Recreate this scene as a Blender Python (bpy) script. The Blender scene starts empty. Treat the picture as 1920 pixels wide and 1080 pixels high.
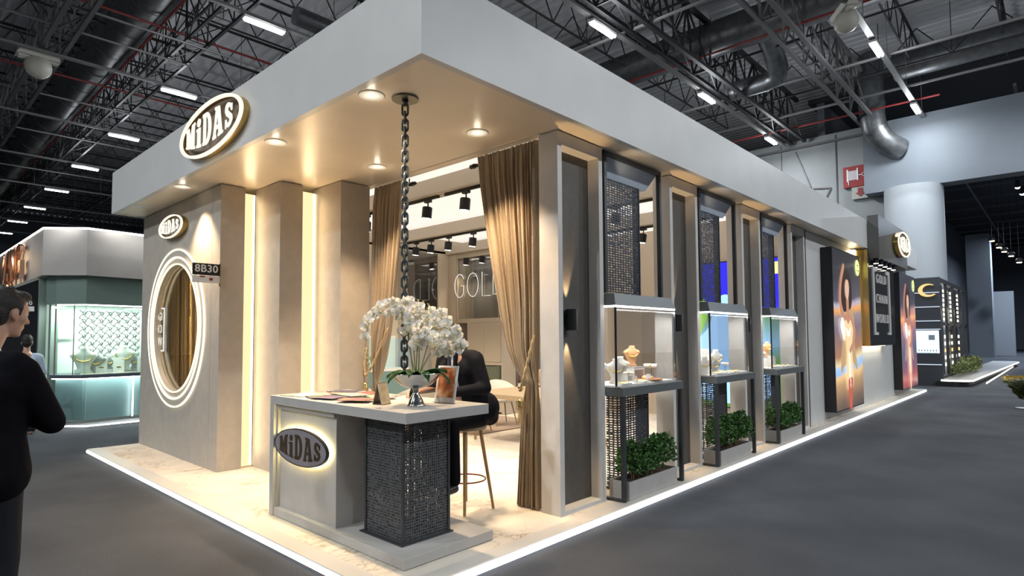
import bpy, math, random
from math import sin, cos, pi, radians, sqrt, atan2
from mathutils import Vector as V, Matrix
random.seed(7)
sc = bpy.context.scene
COL = sc.collection

# ------------------------------------------------------------------ camera
cam_d = bpy.data.cameras.new('camera'); cam = bpy.data.objects.new('camera', cam_d); COL.objects.link(cam)
RX = V((0.68801622, -0.72568026, -0.00467346)); RD = V((0.03239248, 0.03714353, -0.9987848)); RF = V((0.72497201, 0.68702876, 0.04906193))
cam.matrix_world = Matrix((( RX[0], -RD[0], -RF[0], 0), (RX[1], -RD[1], -RF[1], 0), (RX[2], -RD[2], -RF[2], 1.6), (0, 0, 0, 1)))
cam_d.sensor_width = 36; cam_d.lens = 1119.0438*36/1920
cam_d.shift_x = 26/1920; cam_d.shift_y = 38/1920
cam_d.clip_start = .05; cam_d.clip_end = 300
sc.camera = cam

# ------------------------------------------------------------------ world, exposure
w = bpy.data.worlds.new('hall_ambience'); sc.world = w; w.use_nodes = True
w.node_tree.nodes['Background'].inputs[0].default_value = (.80, .88, 1, 1)
w.node_tree.nodes['Background'].inputs[1].default_value = .10
vs = sc.view_settings
vs.view_transform = 'Standard'; vs.look = 'None'; vs.gamma = 1; vs.use_curve_mapping = False; vs.exposure = 0.35
sc.cycles.transparent_max_bounces = 16
sc.cycles.max_bounces = 8
sc.cycles.sample_clamp_indirect = 4

WARM = (1, .68, .36); WHITE = (1, .95, .88); COOL = (.86, .93, 1)
def light(kind, loc, power, color=WHITE, size=.1, size_y=None, aim=None, spot=70, blend=.6, radius=.03):
    d = bpy.data.lights.new('light', kind); o = bpy.data.objects.new('lamp_light', d); COL.objects.link(o)
    d.energy = power; d.color = color
    if kind == 'AREA':
        d.shape = 'RECTANGLE' if size_y else 'SQUARE'; d.size = size
        if size_y: d.size_y = size_y
    else:
        d.shadow_soft_size = radius
    if kind == 'SPOT': d.spot_size = radians(spot); d.spot_blend = blend
    o.location = loc
    if aim is not None:
        o.rotation_euler = (V(aim)-V(loc)).to_track_quat('-Z', 'Y').to_euler()
    return o

# hall lamps: a grid of tubes hung 10 m up (7.02 + 6.48 i, rows below)
HALL_POWER = 170
LAMPS = []
for y in [15.2+6.37*k for k in range(8)]: LAMPS.append((7.02, y))
for x in (13.47, 19.98, 26.3): LAMPS.append((x, 8.8))
for x in (19.98, 26.3): LAMPS.append((x, 3.67))
HIDDEN = {(13.47, -2.7): .4, (20, -2.7): .4, (7.02, -9.1): 2.6, (13.47, -9.1): 2.6, (20, -9.1): 2.6, (.56, -9.1): 1.6, (-5.9, 8.8): 1.8, (-12.4, 8.8): 4.8, (-12.4, 2.4): 3.4, (-5.9, 2.4): 1.4}
for p in HIDDEN: LAMPS.append(p)
for x, y in LAMPS:
    if y < 35:
        k_ = HIDDEN.get((x, y), 1.0 if y > 8 else .8)
        light('AREA', (x, y, 9.86), HALL_POWER*k_, (.93, .97, 1), 1.05, .16, aim=(x, y, 0))
        light('POINT', (x, y, 9.7), 90*(2.2 if k_ > 2 else 1), (.93, .97, 1), radius=.25)      # what the bare tubes send sideways and up

# ------------------------------------------------------------------ materials
MATS = {}
def mat(name, col, rough=.6, metal=0, emit=None, es=0, noise=0, nscale=30, bump=0, bscale=60, spec=.5, col2=None, coat=0):
    if name in MATS: return MATS[name]
    m = bpy.data.materials.new(name); m.use_nodes = True; nt = m.node_tree; b = nt.nodes['Principled BSDF']
    b.inputs['Base Color'].default_value = (*col, 1); b.inputs['Roughness'].default_value = rough; b.inputs['Metallic'].default_value = metal
    b.inputs['Specular IOR Level'].default_value = spec; b.inputs['Coat Weight'].default_value = coat
    if emit: b.inputs['Emission Color'].default_value = (*emit, 1); b.inputs['Emission Strength'].default_value = es
    if noise or bump:
        tc = nt.nodes.new('ShaderNodeTexCoord')
    if noise:
        n = nt.nodes.new('ShaderNodeTexNoise'); n.inputs['Scale'].default_value = nscale; n.inputs['Detail'].default_value = 6
        nt.links.new(tc.outputs['Object'], n.inputs['Vector'])
        r = nt.nodes.new('ShaderNodeMix'); r.data_type = 'RGBA'
        c2 = col2 or tuple(c*(1-noise) for c in col)
        r.inputs['A'].default_value = (*c2, 1); r.inputs['B'].default_value = (*col, 1)
        mp = nt.nodes.new('ShaderNodeMapRange'); mp.inputs[1].default_value = .35; mp.inputs[2].default_value = .65
        nt.links.new(n.outputs['Fac'], mp.inputs[0]); nt.links.new(mp.outputs[0], r.inputs['Factor']); nt.links.new(r.outputs['Result'], b.inputs['Base Color'])
    if bump:
        n = nt.nodes.new('ShaderNodeTexNoise'); n.inputs['Scale'].default_value = bscale; n.inputs['Detail'].default_value = 4
        nt.links.new(tc.outputs['Object'], n.inputs['Vector'])
        bp = nt.nodes.new('ShaderNodeBump'); bp.inputs['Strength'].default_value = bump; bp.inputs['Distance'].default_value = .01
        nt.links.new(n.outputs['Fac'], bp.inputs['Height']); nt.links.new(bp.outputs[0], b.inputs['Normal'])
    MATS[name] = m
    return m
def glow(name, col, s):
    return mat(name, (0, 0, 0), .5, emit=col, es=s)

M_grey = mat('laminate_grey', (.50, .485, .46), .42, noise=.08, nscale=6, bump=.05, bscale=250)
M_taupe = mat('textured_taupe', (.50, .455, .39), .5, noise=.1, nscale=8, bump=.08, bscale=200)
M_fascia = mat('fascia_laminate', (.66, .66, .645), .35, noise=.05, nscale=3, bump=.03, bscale=200)
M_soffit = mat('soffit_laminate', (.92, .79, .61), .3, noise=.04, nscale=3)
M_dark = mat('dark_panel', (.10, .092, .082), .55, noise=.15, nscale=20, bump=.05, bscale=200)
M_black = mat('black_metal', (.02, .02, .022), .4, metal=.3)
M_gun = mat('gunmetal', (.07, .075, .08), .45, metal=.5, bump=.03)
M_case = mat('case_grey_metal', (.16, .175, .18), .42, metal=.3)
M_blue = mat('hood_bluegrey', (.52, .60, .70), .4)
M_frame = mat('frame_light_grey', (.70, .68, .65), .42, noise=.06, nscale=6, bump=.04, bscale=250)
M_gold = mat('brushed_gold', (.75, .55, .22), .28, metal=1)
M_brass = mat('brass_plate', (.55, .38, .14), .3, metal=1)
M_silver = mat('silver', (.62, .61, .58), .09, metal=1)
M_white = mat('white_paint', (.8, .8, .78), .5)
M_ivory = mat('ivory_velvet', (.82, .8, .76), .6)
M_steel = mat('galvanised_duct', (.18, .19, .2), .4, metal=.7, noise=.3, nscale=5)
M_roof = mat('roof_steel', (.70, .70, .72), .6)
M_truss = mat('truss_paint', (.13, .13, .135), .55)
M_trussd = mat('truss_dark', (.035, .035, .038), .6, metal=.2)
M_pipe = mat('conduit_grey', (.24, .24, .24), .45, metal=.3)
M_red = mat('sprinkler_red', (.25, .03, .03), .5)
M_suit = mat('suit_black', (.006, .006, .008), .9, spec=.08, bump=.1, bscale=300)
M_suit2 = mat('suit_navy_black', (.007, .0075, .011), .8, spec=.15, bump=.1, bscale=300)
M_trou = mat('trouser_dark', (.014, .015, .02), .85, spec=.2)
M_shirt = mat('shirt_white', (.75, .76, .8), .7)
M_skin = mat('skin', (.48, .27, .19), .5, noise=.08, nscale=25)
M_hair = mat('hair_dark', (.012, .009, .007), .6, bump=.5, bscale=120)
M_wood = mat('wood_gold', (.42, .26, .11), .45, noise=.2, nscale=12)
M_leaf = mat('leaf_dark', (.035, .12, .03), .35, noise=.4, nscale=20)
M_leaf2 = mat('foliage_green', (.09, .22, .045), .5, noise=.5, nscale=14, col2=(.03, .09, .02))
M_petal = mat('petal_white', (.93, .92, .88), .5)
_nt = M_petal.node_tree; _t = _nt.nodes.new('ShaderNodeBsdfTranslucent'); _t.inputs[0].default_value = (.95, .94, .88, 1); _m = _nt.nodes.new('ShaderNodeMixShader'); _m.inputs[0].default_value = .4
_nt.links.new(_nt.nodes['Principled BSDF'].outputs[0], _m.inputs[1]); _nt.links.new(_t.outputs[0], _m.inputs[2]); _nt.links.new(_m.outputs[0], _nt.nodes['Material Output'].inputs[0])
M_curt = mat('curtain_taupe', (.40, .315, .215), .55, noise=.1, nscale=40, spec=.4)
M_greenp = mat('green_panel', (.16, .23, .20), .45)
M_mint = mat('mint_panel', (.42, .55, .47), .5)
M_teal = mat('teal_base', (.17, .28, .28), .35)
M_rose = mat('rose_gold', (.85, .5, .35), .2, metal=1)
M_led = glow('led_white', (1, .97, .93), 4)
M_ledc = glow('led_cool', (.9, .95, 1), 14)
M_ledw = glow('led_warm', (1, .74, .40), 1.0)
M_tube = glow('tube_light', (.93, .98, 1), 12)
M_dl = glow('downlight_glow', (1, .93, .82), 8)

def glass_mat(name, tint=(1, 1, 1), refl=.12, rough=0.0):
    m = bpy.data.materials.new(name); m.use_nodes = True; nt = m.node_tree; nt.nodes.clear()
    o = nt.nodes.new('ShaderNodeOutputMaterial'); t = nt.nodes.new('ShaderNodeBsdfTransparent'); g = nt.nodes.new('ShaderNodeBsdfGlossy')
    t.inputs[0].default_value = (*tint, 1); g.inputs['Roughness'].default_value = rough
    f = nt.nodes.new('ShaderNodeLayerWeight'); f.inputs[0].default_value = .35
    mm = nt.nodes.new('ShaderNodeMath'); mm.operation = 'MULTIPLY_ADD'; mm.inputs[1].default_value = .5; mm.inputs[2].default_value = refl*.4
    mx = nt.nodes.new('ShaderNodeMixShader')
    nt.links.new(f.outputs['Fresnel'], mm.inputs[0]); nt.links.new(mm.outputs[0], mx.inputs[0]); nt.links.new(t.outputs[0], mx.inputs[1]); nt.links.new(g.outputs[0], mx.inputs[2]); nt.links.new(mx.outputs[0], o.inputs[0])
    return m
M_glass = glass_mat('showcase_glass')
M_glassd = glass_mat('smoked_glass', (.66, .65, .63), .3)
M_glassg = glass_mat('green_tint_glass', (.88, .97, .93), .1)

def nodes_of(name, rough=.6):
    m = bpy.data.materials.new(name); m.use_nodes = True
    return m, m.node_tree, m.node_tree.nodes['Principled BSDF']
def N(nt, t, **kw):
    n = nt.nodes.new(t)
    for k, v in kw.items(): setattr(n, k, v)
    return n
def ramp(nt, stops, interp='LINEAR'):
    r = nt.nodes.new('ShaderNodeValToRGB'); cr = r.color_ramp; cr.interpolation = interp
    while len(cr.elements) > 1: cr.elements.remove(cr.elements[-1])
    cr.elements[0].position = stops[0][0]; cr.elements[0].color = (*stops[0][1], 1)
    for p, c in stops[1:]:
        e = cr.elements.new(p); e.color = (*c, 1)
    return r

# carpets
def carpet_hall():
    m, nt, b = nodes_of('hall_carpet'); L = nt.links.new
    tc = N(nt, 'ShaderNodeTexCoord'); n1 = N(nt, 'ShaderNodeTexNoise'); n1.inputs['Scale'].default_value = .9; n1.inputs['Detail'].default_value = 3
    n2 = N(nt, 'ShaderNodeTexNoise'); n2.inputs['Scale'].default_value = 120; n2.inputs['Detail'].default_value = 3
    L(tc.outputs['Object'], n1.inputs[0]); L(tc.outputs['Object'], n2.inputs[0])
    r = ramp(nt, [(.3, (.050, .055, .064)), (.7, (.080, .086, .098))]); L(n1.outputs['Fac'], r.inputs[0])
    mx = N(nt, 'ShaderNodeMix', data_type='RGBA', blend_type='MULTIPLY'); mx.inputs[0].default_value = .6
    r2 = ramp(nt, [(.35, (.55, .55, .55)), (.65, (1.25, 1.25, 1.25))]); L(n2.outputs['Fac'], r2.inputs[0])
    L(r.outputs[0], mx.inputs['A']); L(r2.outputs[0], mx.inputs['B']); L(mx.outputs['Result'], b.inputs['Base Color'])
    b.inputs['Roughness'].default_value = .9; b.inputs['Specular IOR Level'].default_value = .2
    bp = N(nt, 'ShaderNodeBump'); bp.inputs['Strength'].default_value = .5; bp.inputs['Distance'].default_value = .01; L(n2.outputs['Fac'], bp.inputs['Height']); L(bp.outputs[0], b.inputs['Normal'])
    return m
M_carpet = carpet_hall()
def carpet_booth():
    m, nt, b = nodes_of('booth_carpet'); L = nt.links.new
    tc = N(nt, 'ShaderNodeTexCoord')
    mp = N(nt, 'ShaderNodeMapping'); mp.inputs['Scale'].default_value = (1, 1.6, 1); mp.inputs['Rotation'].default_value = (0, 0, .7); L(tc.outputs['Object'], mp.inputs[0])
    n1 = N(nt, 'ShaderNodeTexNoise'); n1.inputs['Scale'].default_value = 2.6; n1.inputs['Detail'].default_value = 8; n1.inputs['Distortion'].default_value = 1.6; L(mp.outputs[0], n1.inputs[0])
    # thin veins where the noise crosses its middle
    a = N(nt, 'ShaderNodeMath', operation='SUBTRACT'); a.inputs[1].default_value = .5; L(n1.outputs['Fac'], a.inputs[0])
    ab = N(nt, 'ShaderNodeMath', operation='ABSOLUTE'); L(a.outputs[0], ab.inputs[0])
    r = ramp(nt, [(0, (.36, .29, .22)), (.010, (.50, .42, .33)), (.03, (.66, .59, .50)), (.15, (.72, .655, .56))]); L(ab.outputs[0], r.inputs[0])
    n3 = N(nt, 'ShaderNodeTexNoise'); n3.inputs['Scale'].default_value = 1.2; L(tc.outputs['Object'], n3.inputs[0])
    r3 = ramp(nt, [(.45, (.78, .72, .63)), (.56, (0, 0, 0))])
    f = ramp(nt, [(.42, (.0, .0, .0)), (.6, (1, 1, 1))]); L(n3.outputs['Fac'], f.inputs[0])
    mx = N(nt, 'ShaderNodeMix', data_type='RGBA'); L(f.outputs[0], mx.inputs[0]); mx.inputs['A'].default_value = (.72, .66, .57, 1); L(r.outputs[0], mx.inputs['B'])
    n2 = N(nt, 'ShaderNodeTexNoise'); n2.inputs['Scale'].default_value = 200; L(tc.outputs['Object'], n2.inputs[0])
    L(mx.outputs['Result'], b.inputs['Base Color']); b.inputs['Roughness'].default_value = .95; b.inputs['Specular IOR Level'].default_value = .1
    bp = N(nt, 'ShaderNodeBump'); bp.inputs['Strength'].default_value = .3; bp.inputs['Distance'].default_value = .005; L(n2.outputs['Fac'], bp.inputs['Height']); L(bp.outputs[0], b.inputs['Normal'])
    return m
M_bcarpet = carpet_booth()

def perforated(name, sx, sz, thr, col, frac=.5, clusters=1.5, slot=1.0):
    """sheet metal with punched holes: a grid of square holes of varied size, none at all in some patches"""
    m, nt, b = nodes_of(name); L = nt.links.new
    b.inputs['Base Color'].default_value = (*col, 1); b.inputs['Metallic'].default_value = .35; b.inputs['Roughness'].default_value = .5
    tc = N(nt, 'ShaderNodeTexCoord'); sp = N(nt, 'ShaderNodeSeparateXYZ'); L(tc.outputs['Object'], sp.inputs[0])
    u = N(nt, 'ShaderNodeMath', operation='ADD'); L(sp.outputs[0], u.inputs[0]); L(sp.outputs[1], u.inputs[1])   # x + y runs round the corner
    def axis(src, s):
        d = N(nt, 'ShaderNodeMath', operation='DIVIDE'); L(src, d.inputs[0]); d.inputs[1].default_value = s
        fl = N(nt, 'ShaderNodeMath', operation='FLOOR'); L(d.outputs[0], fl.inputs[0])
        fr = N(nt, 'ShaderNodeMath', operation='SUBTRACT'); L(d.outputs[0], fr.inputs[0]); L(fl.outputs[0], fr.inputs[1])
        c = N(nt, 'ShaderNodeMath', operation='SUBTRACT'); L(fr.outputs[0], c.inputs[0]); c.inputs[1].default_value = .5
        a = N(nt, 'ShaderNodeMath', operation='ABSOLUTE'); L(c.outputs[0], a.inputs[0])
        return fl.outputs[0], a.outputs[0]
    iu, au = axis(u.outputs[0], sx); iz, az = axis(sp.outputs[2], sz)
    if slot != 1:
        k = N(nt, 'ShaderNodeMath', operation='MULTIPLY'); L(au, k.inputs[0]); k.inputs[1].default_value = slot; au = k.outputs[0]
    mx = N(nt, 'ShaderNodeMath', operation='MAXIMUM'); L(au, mx.inputs[0]); L(az, mx.inputs[1])
    cb = N(nt, 'ShaderNodeCombineXYZ'); L(iu, cb.inputs[0]); L(iz, cb.inputs[1])
    wn = N(nt, 'ShaderNodeTexWhiteNoise', noise_dimensions='2D'); L(cb.outputs[0], wn.inputs['Vector'])
    cn = N(nt, 'ShaderNodeTexNoise'); cn.inputs['Scale'].default_value = .06*clusters; cn.inputs['Detail'].default_value = 2; L(cb.outputs[0], cn.inputs['Vector'])
    # size = thr * (0.4 + 0.6 random) where (cluster + random) large
    s = N(nt, 'ShaderNodeMath', operation='MULTIPLY_ADD'); L(wn.outputs['Value'], s.inputs[0]); s.inputs[1].default_value = .5*thr; s.inputs[2].default_value = .5*thr
    g = N(nt, 'ShaderNodeMath', operation='MULTIPLY_ADD'); L(wn.outputs['Value'], g.inputs[0]); g.inputs[1].default_value = .22; L(cn.outputs['Fac'], g.inputs[2])
    on = N(nt, 'ShaderNodeMath', operation='GREATER_THAN'); L(g.outputs[0], on.inputs[0]); on.inputs[1].default_value = frac
    hole = N(nt, 'ShaderNodeMath', operation='LESS_THAN'); L(mx.outputs[0], hole.inputs[0]); L(s.outputs[0], hole.inputs[1])
    h2 = N(nt, 'ShaderNodeMath', operation='MULTIPLY'); L(on.outputs[0], h2.inputs[0]); L(hole.outputs[0], h2.inputs[1])
    t = N(nt, 'ShaderNodeBsdfTransparent'); ms = N(nt, 'ShaderNodeMixShader'); L(h2.outputs[0], ms.inputs[0]); L(b.outputs[0], ms.inputs[1]); L(t.outputs[0], ms.inputs[2])
    L(ms.outputs[0], nt.nodes['Material Output'].inputs[0])
    return m
M_perf = perforated('perforated_steel', .0215, .0215, .38, (.115, .12, .125), .47)
M_perfs = perforated('perforated_steel_slots', .052, .025, .28, (.075, .082, .10), .47, 1.4, .62)

# ------------------------------------------------------------------ geometry helpers
class MB:
    def __init__(s): s.v = []; s.f = []
    def add(s, verts, faces, mtx=None):
        n = len(s.v)
        for p in verts: s.v.append(V(mtx @ V(p)) if mtx else V(p))
        for f in faces: s.f.append(tuple(i+n for i in f))
        return s
    def box(s, a, b, mtx=None):
        (x0, y0, z0), (x1, y1, z1) = a, b
        return s.add([(x0,y0,z0),(x1,y0,z0),(x1,y1,z0),(x0,y1,z0),(x0,y0,z1),(x1,y0,z1),(x1,y1,z1),(x0,y1,z1)],
                     [(0,3,2,1),(4,5,6,7),(0,1,5,4),(1,2,6,5),(2,3,7,6),(3,0,4,7)], mtx)
    def prism(s, poly, a, b, axis='z'):
        """polygon extruded from a to b along axis; poly holds the other two coordinates in order"""
        def P(p, t):
            return (p[0], p[1], t) if axis == 'z' else (t, p[0], p[1]) if axis == 'x' else (p[0], t, p[1])
        n = len(poly)
        vs = [P(p, a) for p in poly]+[P(p, b) for p in poly]
        fs = [tuple(range(n))[::-1], tuple(range(n, 2*n))]+[(i, (i+1) % n, n+(i+1) % n, n+i) for i in range(n)]
        return s.add(vs, fs)
    def frustum(s, lo, hi, z0, z1):
        (x0, y0, x1, y1), (X0, Y0, X1, Y1) = lo, hi
        return s.add([(x0,y0,z0),(x1,y0,z0),(x1,y1,z0),(x0,y1,z0),(X0,Y0,z1),(X1,Y0,z1),(X1,Y1,z1),(X0,Y1,z1)],
                     [(0,3,2,1),(4,5,6,7),(0,1,5,4),(1,2,6,5),(2,3,7,6),(3,0,4,7)])
    def bar(s, p, q, r, r2=None, n=8, cap=True):
        p, q = V(p), V(q); d = (q-p)
        if d.length < 1e-6: return s
        d.normalize(); a = d.orthogonal().normalized(); b = d.cross(a)
        r2 = r if r2 is None else r2
        vs = [p+(a*cos(2*pi*i/n)+b*sin(2*pi*i/n))*r for i in range(n)]+[q+(a*cos(2*pi*i/n)+b*sin(2*pi*i/n))*r2 for i in range(n)]
        fs = [(i, (i+1) % n, n+(i+1) % n, n+i) for i in range(n)]
        if cap: fs += [tuple(range(n))[::-1], tuple(range(n, 2*n))]
        return s.add(vs, fs)
    def beam(s, p, q, w, h=None):
        """square bar between two points"""
        p, q = V(p), V(q); d = (q-p).normalized(); h = h or w
        up = V((0,0,1)) if abs(d.z) < .95 else V((1,0,0))
        a = d.cross(up).normalized()*w/2; b = d.cross(a).normalized()*h/2
        vs = [p-a-b, p+a-b, p+a+b, p-a+b, q-a-b, q+a-b, q+a+b, q-a+b]
        return s.add(vs, [(0,3,2,1),(4,5,6,7),(0,1,5,4),(1,2,6,5),(2,3,7,6),(3,0,4,7)])
    def tube(s, pts, r, n=8, closed=False, cap=True):
        pts = [V(p) for p in pts]; m = len(pts); rr = r if isinstance(r, (list, tuple)) else [r]*m
        prev = None; rings = []
        for i, p in enumerate(pts):
            t = (pts[(i+1) % m]-pts[i-1]) if closed else (pts[min(i+1, m-1)]-pts[max(i-1, 0)])
            t.normalize()
            if prev is None: a = t.orthogonal().normalized()
            else: a = (prev-t*prev.dot(t)).normalized()
            prev = a; b = t.cross(a)
            rings.append([p+(a*cos(2*pi*k/n)+b*sin(2*pi*k/n))*rr[i] for k in range(n)])
        vs = [q for ring in rings for q in ring]; fs = []
        for i in range(m if closed else m-1):
            j = (i+1) % m
            off = 0
            if closed and j == 0:   # align the seam
                best = 1e9
                for k in range(n):
                    dd = (rings[i][0]-rings[0][k]).length
                    if dd < best: best = dd; off = k
            for k in range(n): fs.append((i*n+k, i*n+(k+1) % n, j*n+(k+1+off) % n, j*n+(k+off) % n))
        if not closed and cap: fs += [tuple(range(n))[::-1], tuple(range((m-1)*n, m*n))]
        return s.add(vs, fs)
    def lathe(s, prof, c=(0,0,0), n=24, mtx=None, sx=1, sy=1):
        m = len(prof); vs = [(c[0]+r*sx*cos(2*pi*k/n), c[1]+r*sy*sin(2*pi*k/n), c[2]+z) for r, z in prof for k in range(n)]
        fs = [(i*n+k, i*n+(k+1) % n, (i+1)*n+(k+1) % n, (i+1)*n+k) for i in range(m-1) for k in range(n)]
        if prof[0][0] > 1e-5: fs.append(tuple(range(n))[::-1])
        if prof[-1][0] > 1e-5: fs.append(tuple(range((m-1)*n, m*n)))
        return s.add(vs, fs, mtx)
    def ell(s, c, r, n=16, m=10, mtx=None):
        r = r if isinstance(r, (tuple, list)) else (r, r, r)
        vs = [(0,0,-1)]+[(cos(2*pi*k/n)*cos(-pi/2+pi*i/m), sin(2*pi*k/n)*cos(-pi/2+pi*i/m), sin(-pi/2+pi*i/m)) for i in range(1, m) for k in range(n)]+[(0,0,1)]
        vs = [(x*r[0], y*r[1], z*r[2]) for x, y, z in vs]
        if mtx: vs = [mtx.to_3x3() @ V(p) for p in vs]
        vs = [V(p)+V(c) for p in vs]
        fs = [(0, 1+(k+1) % n, 1+k) for k in range(n)]
        for i in range(m-2):
            for k in range(n): fs.append((1+i*n+k, 1+i*n+(k+1) % n, 1+(i+1)*n+(k+1) % n, 1+(i+1)*n+k))
        e = len(vs)-1
        for k in range(n): fs.append((1+(m-2)*n+k, 1+(m-2)*n+(k+1) % n, e))
        return s.add(vs, fs)
    def caps(s, p, q, r, r2=None, n=12):
        r2 = r if r2 is None else r2
        s.bar(p, q, r, r2, n); s.ell(p, r, n, 8); s.ell(q, r2, n, 8); return s
    def build(s, name, m, parent=None, smooth=False, world=True, bevel=0, base=None):
        me = bpy.data.meshes.new(name); o = bpy.data.objects.new(name, me); COL.objects.link(o)
        if parent is not None:
            org = V(parent['org']) if 'org' in parent else V((0,0,0))
            o.parent = parent
        else:
            if base is not None: org = V(base)
            else:
                xs = [v.x for v in s.v]; ys = [v.y for v in s.v]; zs = [v.z for v in s.v]
                org = V(((min(xs)+max(xs))/2, (min(ys)+max(ys))/2, min(zs)))
            o.location = org
        me.from_pydata([tuple(v-org) for v in s.v], [], s.f); me.update()
        me.materials.append(m)
        ORG[o.name] = tuple(org)
        o['org'] = tuple(org)
        if smooth:
            for p in me.polygons: p.use_smooth = True
            if smooth == 'angle': me.set_sharp_from_angle(angle=radians(35))
        if bevel:
            b = o.modifiers.new('bevel', 'BEVEL'); b.width = bevel; b.segments = 2; b.limit_method = 'ANGLE'
        return o
ORG = {}
def tag(o, label=None, cat=None, group=None, kind=None):
    if label: o['label'] = label
    if cat: o['category'] = cat
    if group: o['group'] = group
    if kind: o['kind'] = kind
    return o
def empty(name, loc, label=None, cat=None, group=None):
    o = bpy.data.objects.new(name, None); COL.objects.link(o); o.location = loc; o['org'] = tuple(loc)
    o.empty_display_size = .1
    return tag(o, label, cat, group)
def proto(name):   # a thing built at the world origin, moved afterwards
    return empty(name, (0, 0, 0))
def copy_tree(o, parent=None):
    c = o.copy(); COL.objects.link(c)
    if parent: c.parent = parent
    for ch in list(o.children): copy_tree(ch, c)
    return c
def place(o, loc, rz=0, label=None, cat=None, group=None, scale=None):
    o.location = loc; o.rotation_euler = (0, 0, rz)
    if scale: o.scale = (scale,)*3
    return tag(o, label, cat, group)
def struct(name, mb, m, **kw):
    o = mb.build(name, m, **kw); o['kind'] = 'structure'; return o
def ordn(i):
    return ['first','second','third','fourth','fifth','sixth','seventh','eighth','ninth','tenth','eleventh','twelfth','thirteenth','fourteenth','fifteenth','sixteenth'][i]

# flat lettering --------------------------------------------------
def curve_mesh(cu):
    o = bpy.data.objects.new('tmp', cu); COL.objects.link(o)
    dg = bpy.context.evaluated_depsgraph_get(); dg.update()
    me = bpy.data.meshes.new_from_object(o.evaluated_get(dg))
    vs = [tuple(v.co) for v in me.vertices]; fs = [tuple(p.vertices) for p in me.polygons]
    bpy.data.objects.remove(o); bpy.data.meshes.remove(me)
    return vs, fs
def text_geo(txt, size, depth=.004, spacing=1.0, bold=0.0, align='CENTER'):
    cu = bpy.data.curves.new('t', 'FONT'); cu.body = txt; cu.size = size; cu.extrude = depth/2; cu.align_x = align; cu.align_y = 'CENTER'
    cu.space_character = spacing; cu.offset = bold; cu.resolution_u = 3
    return curve_mesh(cu)
def poly_geo(polys, depth):
    cu = bpy.data.curves.new('p', 'CURVE'); cu.dimensions = '2D'; cu.fill_mode = 'BOTH'; cu.extrude = depth/2
    for pl in polys:
        sp = cu.splines.new('POLY'); sp.points.add(len(pl)-1)
        for i, (x, y) in enumerate(pl): sp.points[i].co = (x, y, 0, 1)
        sp.use_cyclic_u = True
    return curve_mesh(cu)
def frame_mx(origin, facing):
    """matrix from (u, v, out) to the world for a wall face: '-x' reads towards -y, '-y' reads towards +x"""
    o = V(origin)
    if facing == '-x': u, v, n = V((0,-1,0)), V((0,0,1)), V((-1,0,0))
    elif facing == '-y': u, v, n = V((1,0,0)), V((0,0,1)), V((0,-1,0))
    elif facing == '+y': u, v, n = V((-1,0,0)), V((0,0,1)), V((0,1,0))
    elif facing == 'mirror-x': u, v, n = V((0,1,0)), V((0,0,1)), V((-1,0,0))
    else: u, v, n = facing
    return Matrix(((u.x, v.x, n.x, o.x), (u.y, v.y, n.y, o.y), (u.z, v.z, n.z, o.z), (0,0,0,1)))
def arc(cx, cy, rx, ry, a0, a1, n):
    return [(cx+rx*cos(a0+(a1-a0)*i/n), cy+ry*sin(a0+(a1-a0)*i/n)) for i in range(n+1)]
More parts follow.
